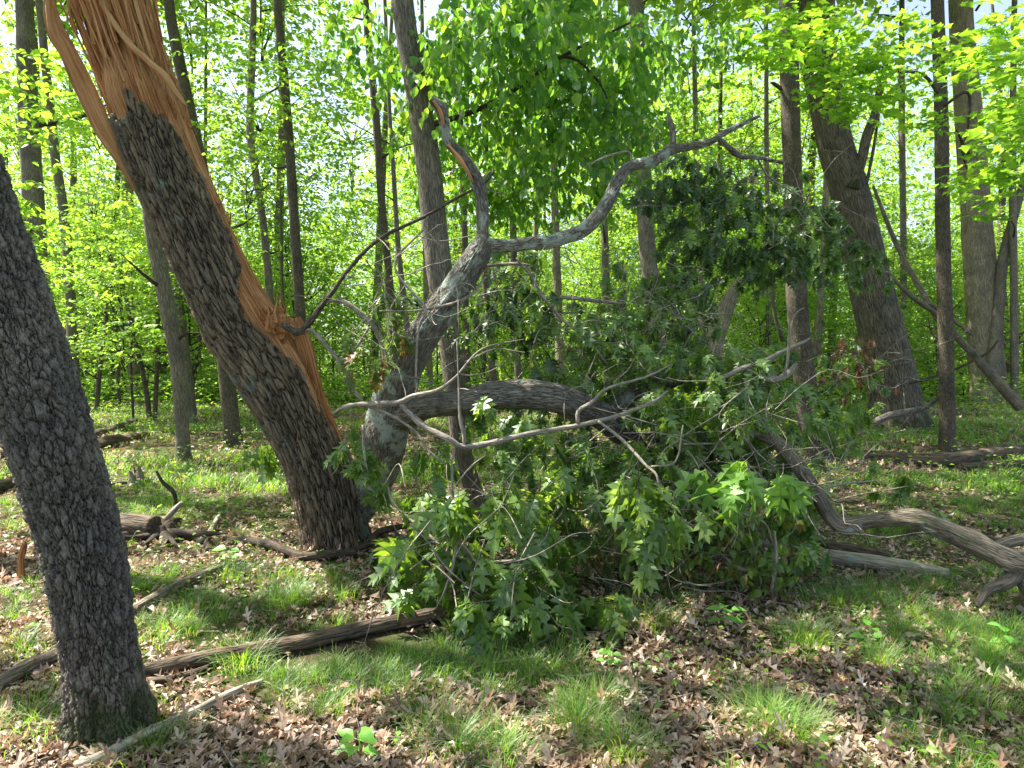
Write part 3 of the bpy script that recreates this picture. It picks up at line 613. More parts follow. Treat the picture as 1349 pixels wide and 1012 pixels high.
# ------------------------------------------------------------------ the fallen oak top
def fallen_oak():
    g0 = hit(480, 690); root = thing('fallen_oak', 'lichen covered oak limb fallen across the centre with arching branches and hanging green leaves', 'fallen tree', (g0[0], 5.6, g0[2]))
    def limb(L, mat='limb', seg=24, step=.03, nm='branch', **k):
        p, q = pts(L); return adopt(tube(nm, p, q, M[mat], seg=seg, step=step, **k), root)
    limb([(462, 690, 40, 5.85), (478, 660, 46, 5.75), (498, 615, 52, 5.55), (512, 560, 54, 5.35), (526, 505, 48, 5.2), (560, 440, 39, 5.05), (598, 385, 34, 5.0), (628, 340, 32, 5.0), (640, 318, 26, 5.0)], seg=300, step=.009, nm='main_limb', wob=.1, knots=9, seed=2)
    limb([(634, 338, 22, 5.), (636, 300, 16, 5.), (635, 265, 15, 5.), (626, 232, 14, 5.), (608, 205, 14, 5.), (590, 185, 12, 4.97), (585, 160, 12, 4.95), (580, 142, 15, 4.93), (568, 130, 9, 4.9)], mat='limb', seg=90, step=.012, nm='branch', wob=.14)
    limb([(590, 190, 4, 4.93), (604, 208, 6.5, 4.94), (616, 226, 5, 4.95), (623, 241, 2, 4.95)], mat='wood', seg=20, nm='exposed_wood', wob=.3)
    limb([(571, 133, 4, 4.88), (579, 145, 5, 4.88), (583, 157, 4, 4.9), (584, 168, 2, 4.92)], mat='wood', seg=20, nm='exposed_wood', wob=.3)
    limb([(636, 325, 16, 5.), (664, 324, 16, 5.), (700, 321, 17, 5.05), (740, 315, 17, 5.1), (775, 298, 17, 5.15), (800, 268, 16, 5.2), (818, 232, 15, 5.25), (835, 218, 13, 5.3), (862, 212, 13, 5.4), (884, 197, 12, 5.5), (905, 194, 9, 5.6), (935, 187, 8, 5.7), (960, 172, 6, 5.8), (1000, 153, 3, 5.9)], seg=90, step=.012, wob=.12, knots=16, seed=8)
    limb([(884, 198, 9, 5.5), (887, 182, 8, 5.5), (884, 165, 7, 5.5), (880, 150, 3, 5.5)]); limb([(948, 184, 6, 5.75), (962, 196, 7, 5.75), (976, 206, 7, 5.8), (1000, 208, 5, 5.8), (1040, 216, 3, 5.9)])
    limb([(832, 215, 4, 5.3), (828, 200, 3, 5.3), (795, 208, 3, 5.2), (770, 222, 2, 5.2)], mat='stick', seg=8); limb([(996, 206, 3, 5.8), (1010, 230, 2.5, 5.9), (1030, 245, 2, 5.9), (1060, 262, 1.5, 5.9)], mat='stick', seg=8)
    # the arching limb
    limb([(506, 552, 30, 5.4), (535, 546, 32, 5.2), (570, 534, 34, 5.05), (610, 530, 36, 5.), (650, 522, 38, 5.), (700, 520, 40, 5.05), (745, 528, 40, 5.15), (785, 545, 36, 5.3), (815, 568, 34, 5.45), (845, 600, 32, 5.6), (870, 640, 30, 5.7), (890, 690, 24, 5.8)], mat='limb_plain', seg=120, step=.015, nm='arching_limb', wob=.09, knots=14, seed=5)
    limb([(800, 556, 26, 5.6), (830, 520, 22, 5.7), (855, 510, 24, 5.7), (880, 500, 26, 5.7), (905, 492, 18, 5.7)], mat='limb', seg=60, step=.02)
    limb([(838, 520, 16, 5.8), (826, 490, 17, 5.8), (812, 468, 16, 5.8), (805, 455, 8, 5.8)], mat='limb', seg=40, step=.02)
    limb([(852, 490, 12, 6.2), (838, 470, 13, 6.2), (822, 448, 12, 6.2)], mat='brownbark', seg=20)
    limb([(862, 700, 22, 5.5), (872, 640, 26, 5.4), (880, 590, 24, 5.4), (886, 560, 12, 5.4)], mat='limb', seg=60, step=.02, wob=.12)
    # thin branches in front
    B = [[(440, 545, 5, 4.6), (455, 536, 6, 4.5), (475, 533, 7, 4.5), (500, 532, 8, 4.45), (525, 531, 8, 4.4), (545, 522, 7, 4.4), (575, 515, 6, 4.4), (600, 497, 3.5, 4.4), (635, 460, 2.5, 4.5), (690, 447, 1.5, 4.6)],
         [(528, 532, 7, 4.4), (540, 546, 8, 4.38), (562, 564, 9, 4.35), (590, 578, 9, 4.3), (610, 589, 8, 4.3), (650, 583, 8, 4.3), (700, 571, 7.5, 4.35), (760, 561, 7, 4.4), (810, 549, 6, 4.45), (860, 530, 5, 4.5), (880, 515, 3, 4.5)],
         [(762, 560, 6, 4.4), (762, 542, 6, 4.4), (780, 530, 5, 4.4), (800, 512, 4, 4.4), (850, 497, 3, 4.5), (885, 480, 2, 4.6)],
         [(612, 590, 5, 4.3), (611, 570, 6, 4.3), (606, 550, 4, 4.3), (604, 500, 2, 4.35), (602, 450, 1.5, 4.4)],
         [(478, 533, 4, 4.5), (510, 545, 4, 4.45), (530, 556, 4, 4.4), (550, 572, 3.5, 4.4), (566, 595, 3, 4.3), (590, 615, 2, 4.3)],
         [(788, 555, 4, 4.4), (820, 580, 4.5, 4.3), (850, 612, 4, 4.1), (866, 628, 3, 4.), (868, 660, 3, 4.), (870, 700, 2, 4.)],
         [(858, 615, 3, 4.1), (890, 608, 2.5, 4.), (900, 560, 2, 4.)],
         [(925, 520, 4, 4.8), (945, 503, 6, 4.8), (975, 487, 8, 4.8), (1000, 479, 7, 4.8), (1030, 464, 6, 4.85), (1060, 450, 4, 4.9), (1068, 445, 2, 4.9)],
         [(984, 486, 8, 4.8), (994, 494, 9, 4.8), (1015, 500, 9, 4.8), (1032, 497, 9, 4.85), (1044, 486, 7, 4.9), (1050, 478, 4, 4.9)],
         [(1034, 495, 4, 4.8), (1038, 470, 4, 4.8), (1040, 440, 3.5, 4.8), (1047, 415, 2.5, 4.8), (1060, 405, 1.5, 4.8)],
         [(560, 300, 3, 4.9), (520, 350, 3, 4.9), (560, 405, 4, 4.8), (552, 430, 3, 4.8), (548, 480, 3, 4.8), (549, 520, 4, 4.8)],
         [(640, 365, 3, 5.), (615, 392, 4, 4.9), (560, 408, 3, 4.8), (500, 410, 2, 4.8)],
         [(680, 340, 3, 5.2), (700, 365, 3.5, 5.2), (718, 395, 4, 5.2), (740, 420, 4, 5.3), (780, 455, 3, 5.3), (800, 480, 2, 5.3)],
         [(700, 395, 4, 5.6), (740, 392, 6, 5.6), (780, 396, 5, 5.6), (820, 400, 3, 5.6)], [(640, 350, 5, 5.3), (680, 348, 5, 5.3), (700, 350, 2, 5.3)],
         [(510, 640, 4, 4.6), (520, 665, 4, 4.4), (560, 700, 4, 4.1), (595, 730, 4, 4.), (640, 740, 3, 4.), (700, 735, 2, 4.)],
         [(595, 600, 3, 3.95), (597, 660, 4, 3.95), (602, 700, 5, 3.95), (598, 740, 4, 3.9), (585, 780, 3, 3.85), (575, 800, 2, 3.8)],
         [(602, 708, 4, 3.95), (620, 730, 3.5, 3.9), (632, 742, 3, 3.9), (680, 738, 2, 3.9)], [(600, 640, 2.5, 3.9), (620, 615, 2, 3.9), (640, 600, 1.5, 3.9)],
         [(540, 690, 2.5, 3.9), (565, 715, 2.5, 3.9), (590, 750, 2.5, 3.85), (640, 790, 2, 3.8)], [(478, 560, 3, 4.3), (480, 600, 3, 4.3), (484, 620, 2, 4.3)],
         [(900, 740, 5, 4.6), (930, 725, 8, 4.6), (970, 720, 9, 4.6), (1020, 717, 9, 4.7), (1060, 730, 6, 4.8)], [(950, 730, 5, 4.5), (970, 748, 7, 4.4), (990, 750, 7, 4.4), (1015, 740, 5, 4.4)],
         [(1020, 700, 4, 4.3), (1022, 740, 6, 4.3), (1016, 780, 4, 4.25)], [(930, 655, 3, 4.4), (985, 680, 3.5, 4.3), (1008, 690, 3, 4.3), (1018, 715, 2.5, 4.3)],
         [(985, 655, 4, 4.9), (1040, 660, 5, 4.9), (1072, 648, 4, 5.), (1110, 638, 3, 5.2), (1150, 634, 2, 5.3)], [(900, 585, 3, 4.6), (960, 590, 3, 4.7), (1020, 640, 2.5, 4.6), (1080, 640, 2, 5.)]]
    for L in B: limb(L, mat='stick', seg=9, step=.03, wob=.12)
    # random bare twigs through the heap
    rs = np.random.RandomState(21)
    for cx, cy_, Y, rx, ry, n in ((620, 420, 4.9, 130, 110, 26), (760, 420, 5.5, 130, 90, 30), (900, 580, 4.6, 130, 90, 34), (1000, 650, 4.6, 120, 80, 30), (980, 260, 6.2, 140, 70, 26), (620, 720, 4., 90, 90, 22), (1120, 520, 7.2, 90, 60, 22), (850, 720, 4.5, 150, 60, 34), (500, 400, 4.9, 60, 80, 8), (880, 470, 5.6, 100, 60, 30)):
        tw = []
        for k in range(n * 2):
            a = at(cx + rs.uniform(-rx, rx), cy_ + rs.uniform(-ry, ry), Y + rs.uniform(-.4, .4)); d = nrm(rs.normal(0, 1, 3) * [1, .6, .7]); q = [a]
            a2 = a
            for s in range(4): d = nrm(d + rs.normal(0, .4, 3)); a2 = a2 + d * rs.uniform(.06, .24); q.append(a2)
            tw.append(tube_data(q, np.linspace(.0045, .0012, 5), seg=4, step=.05, wob=0, caps=False))
        V, F, A = join(tw); adopt(mesh_obj('bare_twigs', V, F, M['stick'], attr=A), root)
    K = M['oak_leaf']
    foliage(root, [(640, 665, 4.05, 85, 45, .4, 26), (600, 740, 3.95, 55, 60, .3, 18), (690, 770, 3.85, 70, 50, .3, 28), (640, 800, 3.7, 35, 25, .15, 8), (720, 690, 4.2, 40, 70, .4, 18), (555, 650, 4.3, 35, 60, .3, 9), (525, 730, 4.3, 40, 40, .3, 8), (745, 620, 4.5, 50, 40, .3, 10)], K, T_OAK, 'oak', .20, 7, .22, 31, name='leaf_cluster')
    foliage(root, [(838, 655, 3.8, 30, 45, .15, 10), (880, 700, 3.9, 45, 50, .25, 13), (780, 790, 3.8, 40, 18, .2, 6)], K, T_OAK, 'oak', .20, 6, .2, 32, name='leaf_cluster')
    foliage(root, [(965, 618, 3.35, 60, 22, .15, 7), (1012, 618, 3.4, 25, 16, .1, 3)], M['oak_leaf_sunlit_tone'], T_OAK, 'oak', .22, 6, .12, 33, name='leaf_cluster')
    foliage(root, [(955, 540, 5.0, 95, 90, .5, 93), (1000, 480, 5.6, 70, 50, .3, 25), (870, 560, 5.2, 50, 70, .3, 15), (960, 690, 4.6, 110, 55, .3, 26), (1060, 700, 4.7, 40, 50, .3, 10)], K, T_OAKLO, 'oak', .145, 10, .18, 34, name='leaf_cluster')
    foliage(root, [(680, 500, 5.3, 60, 40, .3, 11), (640, 400, 5.5, 60, 55, .3, 31), (500, 385, 5.3, 45, 14, .15, 6)], M['oak_leaf_shaded_tone'], T_OAKLO, 'oak', .12, 10, .18, 35, name='leaf_cluster')
    foliage(root, [(860, 400, 6.2, 75, 85, .5, 59), (780, 440, 6., 60, 60, .4, 28), (720, 560, 5.7, 70, 40, .3, 12)], K, T_OAKLO, 'oak', .12, 10, .18, 36, name='leaf_cluster')
    foliage(root, [(780, 620, 5.4, 90, 80, .4, 37), (700, 700, 5.0, 80, 60, .4, 19), (850, 690, 5.1, 80, 60, .4, 25), (540, 720, 4.9, 50, 35, .3, 14), (900, 600, 5.4, 90, 50, .4, 37), (1000, 600, 5.5, 70, 50, .4, 25), (800, 520, 6., 120, 40, .4, 31)], M['oak_leaf_shaded_tone'], T_OAKLO, 'oak', .13, 10, .18, 37, name='leaf_cluster')
    foliage(root, [(935, 270, 6.4, 85, 60, .6, 81), (1000, 340, 6.8, 80, 45, .5, 59), (1100, 320, 7.6, 50, 50, .4, 34), (1150, 350, 7.8, 25, 40, .3, 9), (900, 230, 6.2, 50, 30, .3, 16), (1010, 255, 6.7, 60, 45, .5, 28), (900, 340, 6.6, 50, 40, .5, 15), (1010, 340, 6.6, 60, 35, .4, 19), (870, 250, 6.2, 45, 35, .4, 18), (1070, 290, 7.2, 55, 50, .4, 30), (900, 385, 6.2, 45, 50, .4, 22), (690, 400, 5.6, 50, 50, .4, 18), (1110, 350, 7.6, 50, 30, .4, 16)], M['oak_leaf_shaded_tone'], T_OAKLO, 'oak', .125, 10, .2, 38, name='leaf_cluster')
    foliage(root, [(960, 290, 6.0, 120, 70, .3, 21)], K, T_OAKLO, 'oak', .125, 10, .2, 48, name='leaf_cluster')
    foliage(root, [(1120, 500, 7.6, 70, 60, .5, 37), (1090, 560, 6.8, 55, 45, .4, 25), (1170, 620, 6.3, 50, 30, .3, 6), (1200, 670, 5.6, 35, 14, .2, 2)], K, T_OAKLO, 'oak', .14, 10, .2, 39, name='leaf_cluster')
    foliage(root, [(1125, 480, 7.4, 60, 50, .4, 30), (900, 640, 4.9, 90, 40, .3, 10)], M['brown_leaf'], T_OAKLO, 'oak', .12, 5, .2, 40, name='dead_leaf_cluster')
    foliage(root, [(700, 400, 5.6, 60, 60, .4, 25), (850, 470, 5.7, 80, 50, .4, 31), (760, 500, 5.8, 60, 25, .3, 10), (900, 420, 6.0, 60, 50, .4, 22), (640, 560, 5.2, 50, 40, .3, 11), (800, 600, 4.8, 70, 50, .3, 25), (900, 640, 4.6, 60, 60, .3, 25), (1040, 640, 4.7, 50, 40, .3, 14), (760, 450, 5.6, 110, 60, .5, 37), (920, 500, 5.2, 80, 60, .4, 31), (1010, 560, 5.2, 60, 60, .4, 25), (700, 600, 4.9, 60, 50, .3, 15), (680, 340, 6., 50, 30, .3, 10)], K, T_OAKLO, 'oak', .135, 10, .25, 49, name='leaf_cluster')
    foliage(root, [(634, 530, 4.5, 12, 12, .08, 2), (890, 520, 4.7, 40, 40, .2, 10), (700, 565, 4.7, 60, 26, .2, 8), (950, 530, 4.6, 60, 50, .3, 16), (1010, 500, 4.9, 50, 26, .2, 8), (860, 590, 4.5, 40, 30, .2, 7), (590, 590, 4.6, 30, 30, .2, 4), (850, 430, 5.2, 50, 40, .2, 9)], K, T_OAK, 'oak', .155, 6, .2, 53, name='leaf_cluster')
    foliage(root, [(470, 600, 4.5, 30, 40, .15, 6), (505, 620, 4.55, 22, 40, .12, 6), (455, 570, 4.6, 15, 20, .1, 2)], K, T_OAK, 'oak', .16, 5, .15, 41, name='leaf_cluster')
    foliage(root, [(518, 425, 4.85, 20, 26, .1, 5), (470, 455, 4.7, 22, 30, .1, 4), (500, 480, 4.8, 25, 18, .1, 3)], M['wilted_leaf'], T_OAK, 'oak', .17, 5, .12, 42, name='dead_leaf_cluster')
    foliage(root, [(880, 720, 4.5, 150, 55, .4, 80), (780, 700, 4.8, 90, 60, .4, 60), (980, 690, 4.4, 110, 70, .3, 70), (1000, 760, 4.2, 60, 30, .2, 20)], M['wilted_leaf'], T_OV, 'hang', .065, 6, .16, 43, name='wilted_leaves')
    foliage(root, [(365, 595, 5.9, 25, 26, .1, 5), (345, 590, 5.9, 12, 14, .1, 3)], K, T_OAK, 'oak', .2, 5, .12, 44, name='leaf_cluster')
    return root
fallen_oak()

def log(name, label, cat, L, mat, Y=None, extra=(), seg=28, step=.03, wob=.1, lift=None, true=False, **k):
    P, r = [], []
    for t in L:
        if len(t) > 3: p = at(t[0], t[1], t[3])
        else: p = hit(t[0], t[1] + t[2] * .45); 
        rad = t[2] * .5 * pxm(p[1])
        if len(t) <= 3: p = p + np.array([0, 0, rad * .8 + .025])
        P.append(p); r.append(rad)
    root = thing(name, label, cat, tuple(P[0]))
    adopt(tube('stem', P, r, M[mat], seg=seg, step=step, wob=wob, **k), root)
    for e in extra:
        p, q = [], []
        for t in e:
            c = at(t[0], t[1], t[3]) if len(t) > 3 else hit(t[0], t[1]); p.append(c); q.append(t[2] * .5 * pxm(c[1]))
        adopt(tube('side_branch', p, q, M[mat], seg=14, step=.03, wob=.12), root)
    return root
log('fallen_branch', 'weathered grey brown branch bending down from the leaf heap to the right edge', 'branch',
    [(955, 562, 11.5, 4.9), (985, 568, 13.9, 4.8), (1020, 581, 16.4, 4.7), (1050, 614, 18.0, 4.65), (1078, 655, 18.0, 4.6), (1105, 690, 21.3, 4.55), (1150, 686, 19.7, 4.5), (1195, 684, 22.1, 4.4), (1240, 696, 24.6, 4.3), (1285, 718, 26.2, 4.2), (1330, 738, 27.9, 4.1), (1400, 760, 27.9, 4.0)],
    'dead', seg=110, step=.015, wob=.18, knots=16, kamp=.5, seed=7, extra=[[(1345, 745, 26, 4.1), (1325, 768, 20, 4.05), (1300, 778, 14, 4.0), (1288, 800, 6, 3.95)], [(1340, 750, 22, 4.1), (1362, 790, 20, 4.0), (1390, 830, 16, 3.9)], [(1310, 722, 14, 4.2), (1340, 712, 16, 4.25), (1380, 712, 14, 4.3)]])
log('fallen_log', 'slender barkless pale log lying below the bent grey branch on the right', 'log', [(960, 716, 15), (1010, 727, 18), (1080, 735, 19), (1150, 744, 20), (1210, 753, 18), (1250, 760, 13)], 'log_pale', wob=.05)
log('fallen_log', 'short mossy log half hidden behind the pale barkless log', 'log', [(1085, 722, 12), (1120, 728, 20), (1160, 737, 18), (1172, 740, 10)], 'log_brown')
log('fallen_log', 'brown rotting log lying past the slim straight tree to the right edge', 'log', [(1085, 600, 14), (1130, 602, 16), (1180, 606, 18), (1230, 608, 20), (1270, 606, 20), (1310, 600, 18), (1380, 594, 16)], 'log_brown', wob=.12)
log('fallen_log', 'second thinner rotting log under the brown log at the right edge', 'log', [(1265, 617, 10), (1310, 615, 12), (1390, 612, 10)], 'log_brown')
log('fallen_branch', 'pale lichened broken branch leaning on the ground before the big leaning oak', 'branch', [(1115, 580, 8, 11.), (1140, 566, 9, 11.), (1165, 550, 10, 11.), (1195, 543, 9, 11.1), (1220, 536, 6, 11.2), (1240, 520, 3, 11.2)], 'limb_plain', seg=20)
log('fallen_log', 'long brown bark log across the foreground behind the dark cherry trunk', 'log', [(180, 893, 20), (230, 880, 20), (290, 868, 19), (350, 858, 19), (410, 848, 20), (470, 834, 20), (530, 822, 19), (580, 812, 17), (640, 800, 12)], 'log_brown', seg=60, step=.02)
log('fallen_stick', 'thin crooked stick beside the long foreground log', 'stick', [(100, 1018, 13), (150, 996, 14), (200, 970, 14), (250, 948, 13), (300, 922, 11), (345, 904, 8)], 'log_pale', seg=14, wob=.2, extra=[[(280, 940, 6), (320, 935, 5), (350, 925, 3)]])
log('fallen_stick', 'short brown stick lying under the foreground log near the cherry tree', 'stick', [(196, 903, 10), (225, 900, 9), (260, 890, 7), (275, 883, 4)], 'log_brown', seg=12)
log('fallen_log', 'grey weathered pole lying at the left edge and passing behind the cherry trunk', 'log', [(-60, 930, 16), (0, 905, 18), (40, 882, 20), (85, 863, 18), (150, 822, 15), (190, 800, 14), (240, 772, 12), (290, 752, 10)], 'dead', seg=40, wob=.1)
log('fallen_branch', 'dark curved charred looking branch lying left of the broken trunk base', 'branch', [(295, 714, 8), (330, 716, 10), (360, 722, 12), (395, 736, 10), (430, 735, 12), (470, 732, 10)], 'darktwig', seg=20, wob=.2)
log('fallen_branch', 'short dark root like branch curling right of the broken trunk base', 'branch', [(470, 728, 8), (488, 716, 9, 5.4), (498, 702, 9, 5.5), (518, 696, 8, 5.5), (545, 695, 6)], 'darktwig', seg=16)
def stump(name, label, cat, px, py, w, h, mat, seed, n=7, spread=.5, jag=.5):
    b = hit(px, py); s = pxm(b[1]); root = thing(name, label, cat, tuple(b)); rs = np.random.RandomState(seed)
    V, A, F, P, r, S, TH, T, N, B = tube_data([b - [0, 0, .08], b + [0, 0, h * s * .5], b + [rs.uniform(-.05, .05), 0, h * s]], [w * s * .55, w * s * .45, w * s * .36], seg=60, step=.015, wob=.15, flare=.5, flare_h=.08, seed=seed, grid=True)
    top = vnoise(np.stack([np.cos(TH) * 2.5 + seed, np.sin(TH) * 2.5, TH * 0], -1)); k = np.clip((S - .4 * S.max()) / (.6 * S.max()), 0, 1)
    V[..., 2] += k * top * jag * h * s; V[..., :2] += (P[:, None, :2] - V[..., :2]) * (k * .25)[..., None]
    V = V.reshape(-1, 3); A = A.reshape(-1, 3); c = P[-1] - [0, 0, .3 * h * s]; V = np.vstack([V, c]); A = np.vstack([A, A[-1:]])
    m = len(P) - 1; j = np.arange(60); cap = np.stack([m * 60 + j, m * 60 + (j + 1) % 60, np.full(60, len(V) - 1)], 1)
    adopt(mesh_obj('stump_wood', V, [F, cap], M[mat], attr=A), root); rts = []
    for q in range(n):
        a = rs.uniform(0, 6.28); L = rs.uniform(.5, 1.2) * w * s * (1 + spread); d = np.array([math.cos(a), math.sin(a), 0])
        p1 = b + d * L * .5 + [0, 0, rs.uniform(.02, .10)]; p2 = b + d * L; p2[2] = gz(p2[0], p2[1]) + rs.uniform(-.01, .12)
        rts.append(tube_data([b + [0, 0, .04], p1, p2], [w * s * .16, w * s * .1, .006], seg=10, step=.03, wob=.25, seed=q))
    if rts:
        V, F, A = join(rts); adopt(mesh_obj('roots', V, F, M[mat], attr=A), root)
    return root
stump('tree_stump', 'dark rotten stump with spreading roots behind the cherry tree', 'stump', 212, 708, 50, 20, 'darktwig', 3, 12, 1.0, .6)
stump('tree_stump', 'small grey hollow stump in the grass left of the dark rotten stump', 'stump', 180, 640, 22, 20, 'dead', 5, 5, .6, .6)
stump('tree_stump', 'short pointed orange brown stub at the far left edge', 'stump', 28, 766, 9, 52, 'wood', 8, 0, .2, .15)
log('fallen_branch', 'short dark crooked branch sticking up beside the rotten stump', 'branch', [(233, 664, 5, 7.2), (228, 648, 6, 7.2), (215, 636, 5, 7.2), (206, 621, 3, 7.2)], 'darktwig', seg=10)
log('fallen_branch', 'pale broken stub angled up out of the rotten stump', 'branch', [(216, 688, 8, 6.2), (228, 674, 8, 6.2), (240, 662, 5, 6.2)], 'log_pale', seg=12)
log('fallen_log', 'thick rotten log lying behind the cherry trunk and ending at the dark stump', 'log', [(120, 690, 24), (150, 690, 26), (175, 693, 28), (205, 697, 26)], 'log_brown', seg=30, wob=.2)
log('fallen_branch', 'pale bare bent stick in the grass right of the dark stump', 'branch', [(262, 717, 7), (275, 706, 7), (284, 690, 6), (290, 680, 4)], 'log_pale', seg=10)
log('fallen_log', 'cracked brown log in the sunny grass beyond the cherry trunk', 'log', [(105, 590, 14), (140, 584, 15), (170, 578, 12), (195, 573, 5)], 'log_brown', seg=20, wob=.25)
log('fallen_log', 'mossy dark log behind the cracked brown log in the sunny grass', 'log', [(110, 576, 9), (150, 566, 10), (178, 556, 7)], 'brownbark', seg=14, wob=.2)
log('fallen_log', 'thick brown log end showing at the left edge of the picture', 'log', [(-60, 606, 16), (0, 601, 15), (24, 598, 11)], 'log_brown', seg=16)
log('fallen_log', 'dark mossy log at the left edge nearer than the brown log end', 'log', [(-60, 655, 22), (0, 642, 16), (30, 636, 12)], 'log_brown', seg=16)
log('fallen_stick', 'thin pale forked stick on the leaves at the bottom right edge', 'stick', [(1360, 880, 5), (1335, 882, 5), (1315, 886, 4), (1318, 896, 4), (1328, 905, 3)], 'log_pale', seg=8)
log('fallen_stick', 'thin straight twig leaning on leaves between log and seedling', 'stick', [(425, 945, 3), (450, 915, 3), (490, 880, 2)], 'stick', seg=6)
log('leaning_branch', 'long dead brown branch leaning across the right side with a torn pale end', 'branch', [(1168, 358, 4, 12.), (1200, 390, 6, 12.), (1240, 418, 7, 12.), (1262, 445, 8, 12.), (1300, 488, 11, 12.), (1344, 536, 15, 12.)], 'dead', seg=24,
    extra=[[(1262, 445, 8, 12.), (1235, 420, 7, 12.1), (1215, 385, 7, 12.3), (1180, 320, 6, 12.5), (1150, 245, 4, 12.5)], [(1225, 400, 5, 12.), (1260, 425, 5, 11.9), (1282, 442, 3, 11.8)]])
log('fallen_branch', 'thin dark dead branch arching above the ground between the right hand trunks', 'branch', [(1198, 505, 4, 12.5), (1230, 497, 4, 12.5), (1262, 485, 3, 12.5), (1300, 465, 3, 12.5), (1315, 448, 2, 12.5)], 'darktwig', seg=8)

# ------------------------------------------------------------------ other trunks, near to far
t3, _ = tree('slender_tree', 'straight grey barked tree rising behind the lichen covered fallen limb', 'tree',
    [(655, 722, 30), (632, 670, 27), (612, 610, 26), (603, 540, 27), (592, 440, 31), (578, 350, 34), (562, 200, 32), (545, 90, 30), (530, 0, 28)], M['grey'], Y=6.3, top=10, crowns=1, cs=1.2, seg=60, step=.03, wob=.03)
foliage(t3, [(640, 90, 6.5, 150, 75, 1.0, 210), (760, 170, 7., 120, 90, 1.0, 220), (560, 120, 7.4, 70, 100, .8, 50), (690, 150, 8.2, 190, 140, .8, 120), (860, 150, 8., 80, 110, .8, 50), (900, 60, 8.5, 80, 60, .8, 40), (480, 60, 7.5, 60, 70, .8, 36), (640, 250, 8.2, 120, 50, .8, 36), (620, 220, 7.6, 90, 70, .8, 60), (800, 80, 7., 90, 80, .9, 100), (700, 20, 6.2, 130, 40, .8, 80), (720, 260, 7.8, 110, 40, .6, 60)], M['ovate_leaf'], T_OV, 'hang', .105, 8, .42, 51, name='leafy_bough')
foliage(t3, [(700, 60, 5.6, 140, 50, .4, 22)], M['ovate_leaf'], T_OV, 'hang', .105, 8, .4, 52, name='leafy_bough')
for L in ([(555, 170, 8, 6.3), (650, 135, 7, 6.3), (740, 75, 5, 6.3), (830, 30, 3, 6.3)], [(740, 75, 4, 6.3), (762, 80, 4, 6.3), (790, 110, 3, 6.3), (800, 130, 2, 6.3)]):
    p, q = pts(L); adopt(tube('branch', p, q, M['darktwig'], seg=8, step=.06), t3)
tree('cherry_tree', 'straight dark scaly tree standing in front of the big leaning oak', 'tree',
    [(1076, 606, 31.3), (1068, 560, 28.7), (1058, 480, 27.0), (1050, 400, 26.1), (1046, 300, 24.4), (1043, 200, 23.5), (1040, 100, 23.5), (1038, 0, 22.6)], M['brownbark'], top=12, crowns=3, cs=1.5, seg=48, wob=.03, seedv=3)
bo, bp = tree('oak_tree', 'massive furrowed oak leaning left on the right side with low forked branch', 'tree',
    [(1190, 563, 70.5), (1182, 540, 63.6), (1172, 480, 56.8), (1152, 400, 53.3), (1136, 330, 49.9), (1118, 250, 44.7), (1102, 200, 43.0), (1088, 130, 43.0), (1074, 50, 43.0), (1062, 0, 43.0)], M['bigoak'], top=16, crowns=3, cs=2.1, seg=90, step=.08, flare=.1, wob=.04)
Yo = bp[0][1]
for L in ([(1122, 250, 18), (1134, 215, 13), (1142, 180, 12), (1152, 150, 10), (1162, 105, 8), (1172, 60, 5)], [(1140, 250, 4), (1150, 200, 4), (1158, 150, 3)], [(1078, 40, 26), (1086, 10, 20), (1096, -40, 16)]):
    p, q = pts(L, Yo - .3); adopt(tube('branch', p, q, M['bigoak'], seg=16, step=.1, wob=.1), bo)
sl_, slp = tree('slim_tree', 'slim straight dark tree standing alone right of the big leaning oak', 'tree',
    [(1249, 600, 22), (1248, 560, 19), (1246, 450, 18), (1242, 300, 17), (1240, 150, 16), (1235, 0, 15)], M['brownbark'], top=11, crowns=2, cs=1.4, seg=30, wob=.03, flare=.2)
Ys = slp[0][1]
foliage(sl_, [(1080, 60, 8.5, 90, 55, .8, 60), (1170, 70, 9, 90, 60, .8, 70), (1120, 120, 8.5, 70, 50, .6, 50), (1010, 60, 9, 80, 60, .8, 45), (1200, 150, 9.5, 60, 40, .6, 24)], M['maple_leaf'], T_MAP, 'flat', .115, 8, .5, 61, name='leafy_bough')
foliage(sl_, [(1310, 60, 6.5, 60, 70, .7, 45), (1320, 180, 6.8, 50, 70, .6, 45), (1290, 240, 7.5, 50, 50, .6, 24), (1340, 130, 5.8, 40, 100, .4, 24)], M['maple_leaf'], T_MAP, 'flat', .11, 8, .45, 62, name='leafy_bough')
for L in ([(1240, 130, 5), (1215, 98, 4), (1170, 92, 3), (1130, 70, 2)], [(1243, 140, 4), (1275, 122, 4), (1275, 170, 3), (1268, 200, 3), (1280, 240, 2)]):
    p, q = pts(L, Ys - .4); adopt(tube('branch', p, q, M['darktwig'], seg=7, step=.1), sl_)
tr, trp = tree('oak_tree', 'broad pale sunlit trunk near the right edge behind the leaning dead branch', 'tree',
    [(1303, 532, 45.9), (1301, 500, 41.0), (1296, 420, 37.7), (1290, 340, 36.1), (1284, 250, 34.4), (1276, 150, 31.2), (1268, 50, 27.9)], M['tan'], top=20, crowns=3, cs=2.4, seg=60, flare=.3)
p, q = pts([(1308, 500, 22), (1314, 420, 14), (1322, 340, 12), (1340, 270, 10), (1352, 230, 9)], trp[0][1] - .5); adopt(tube('side_stem', p, q, M['grey'], seg=16, step=.15), tr)
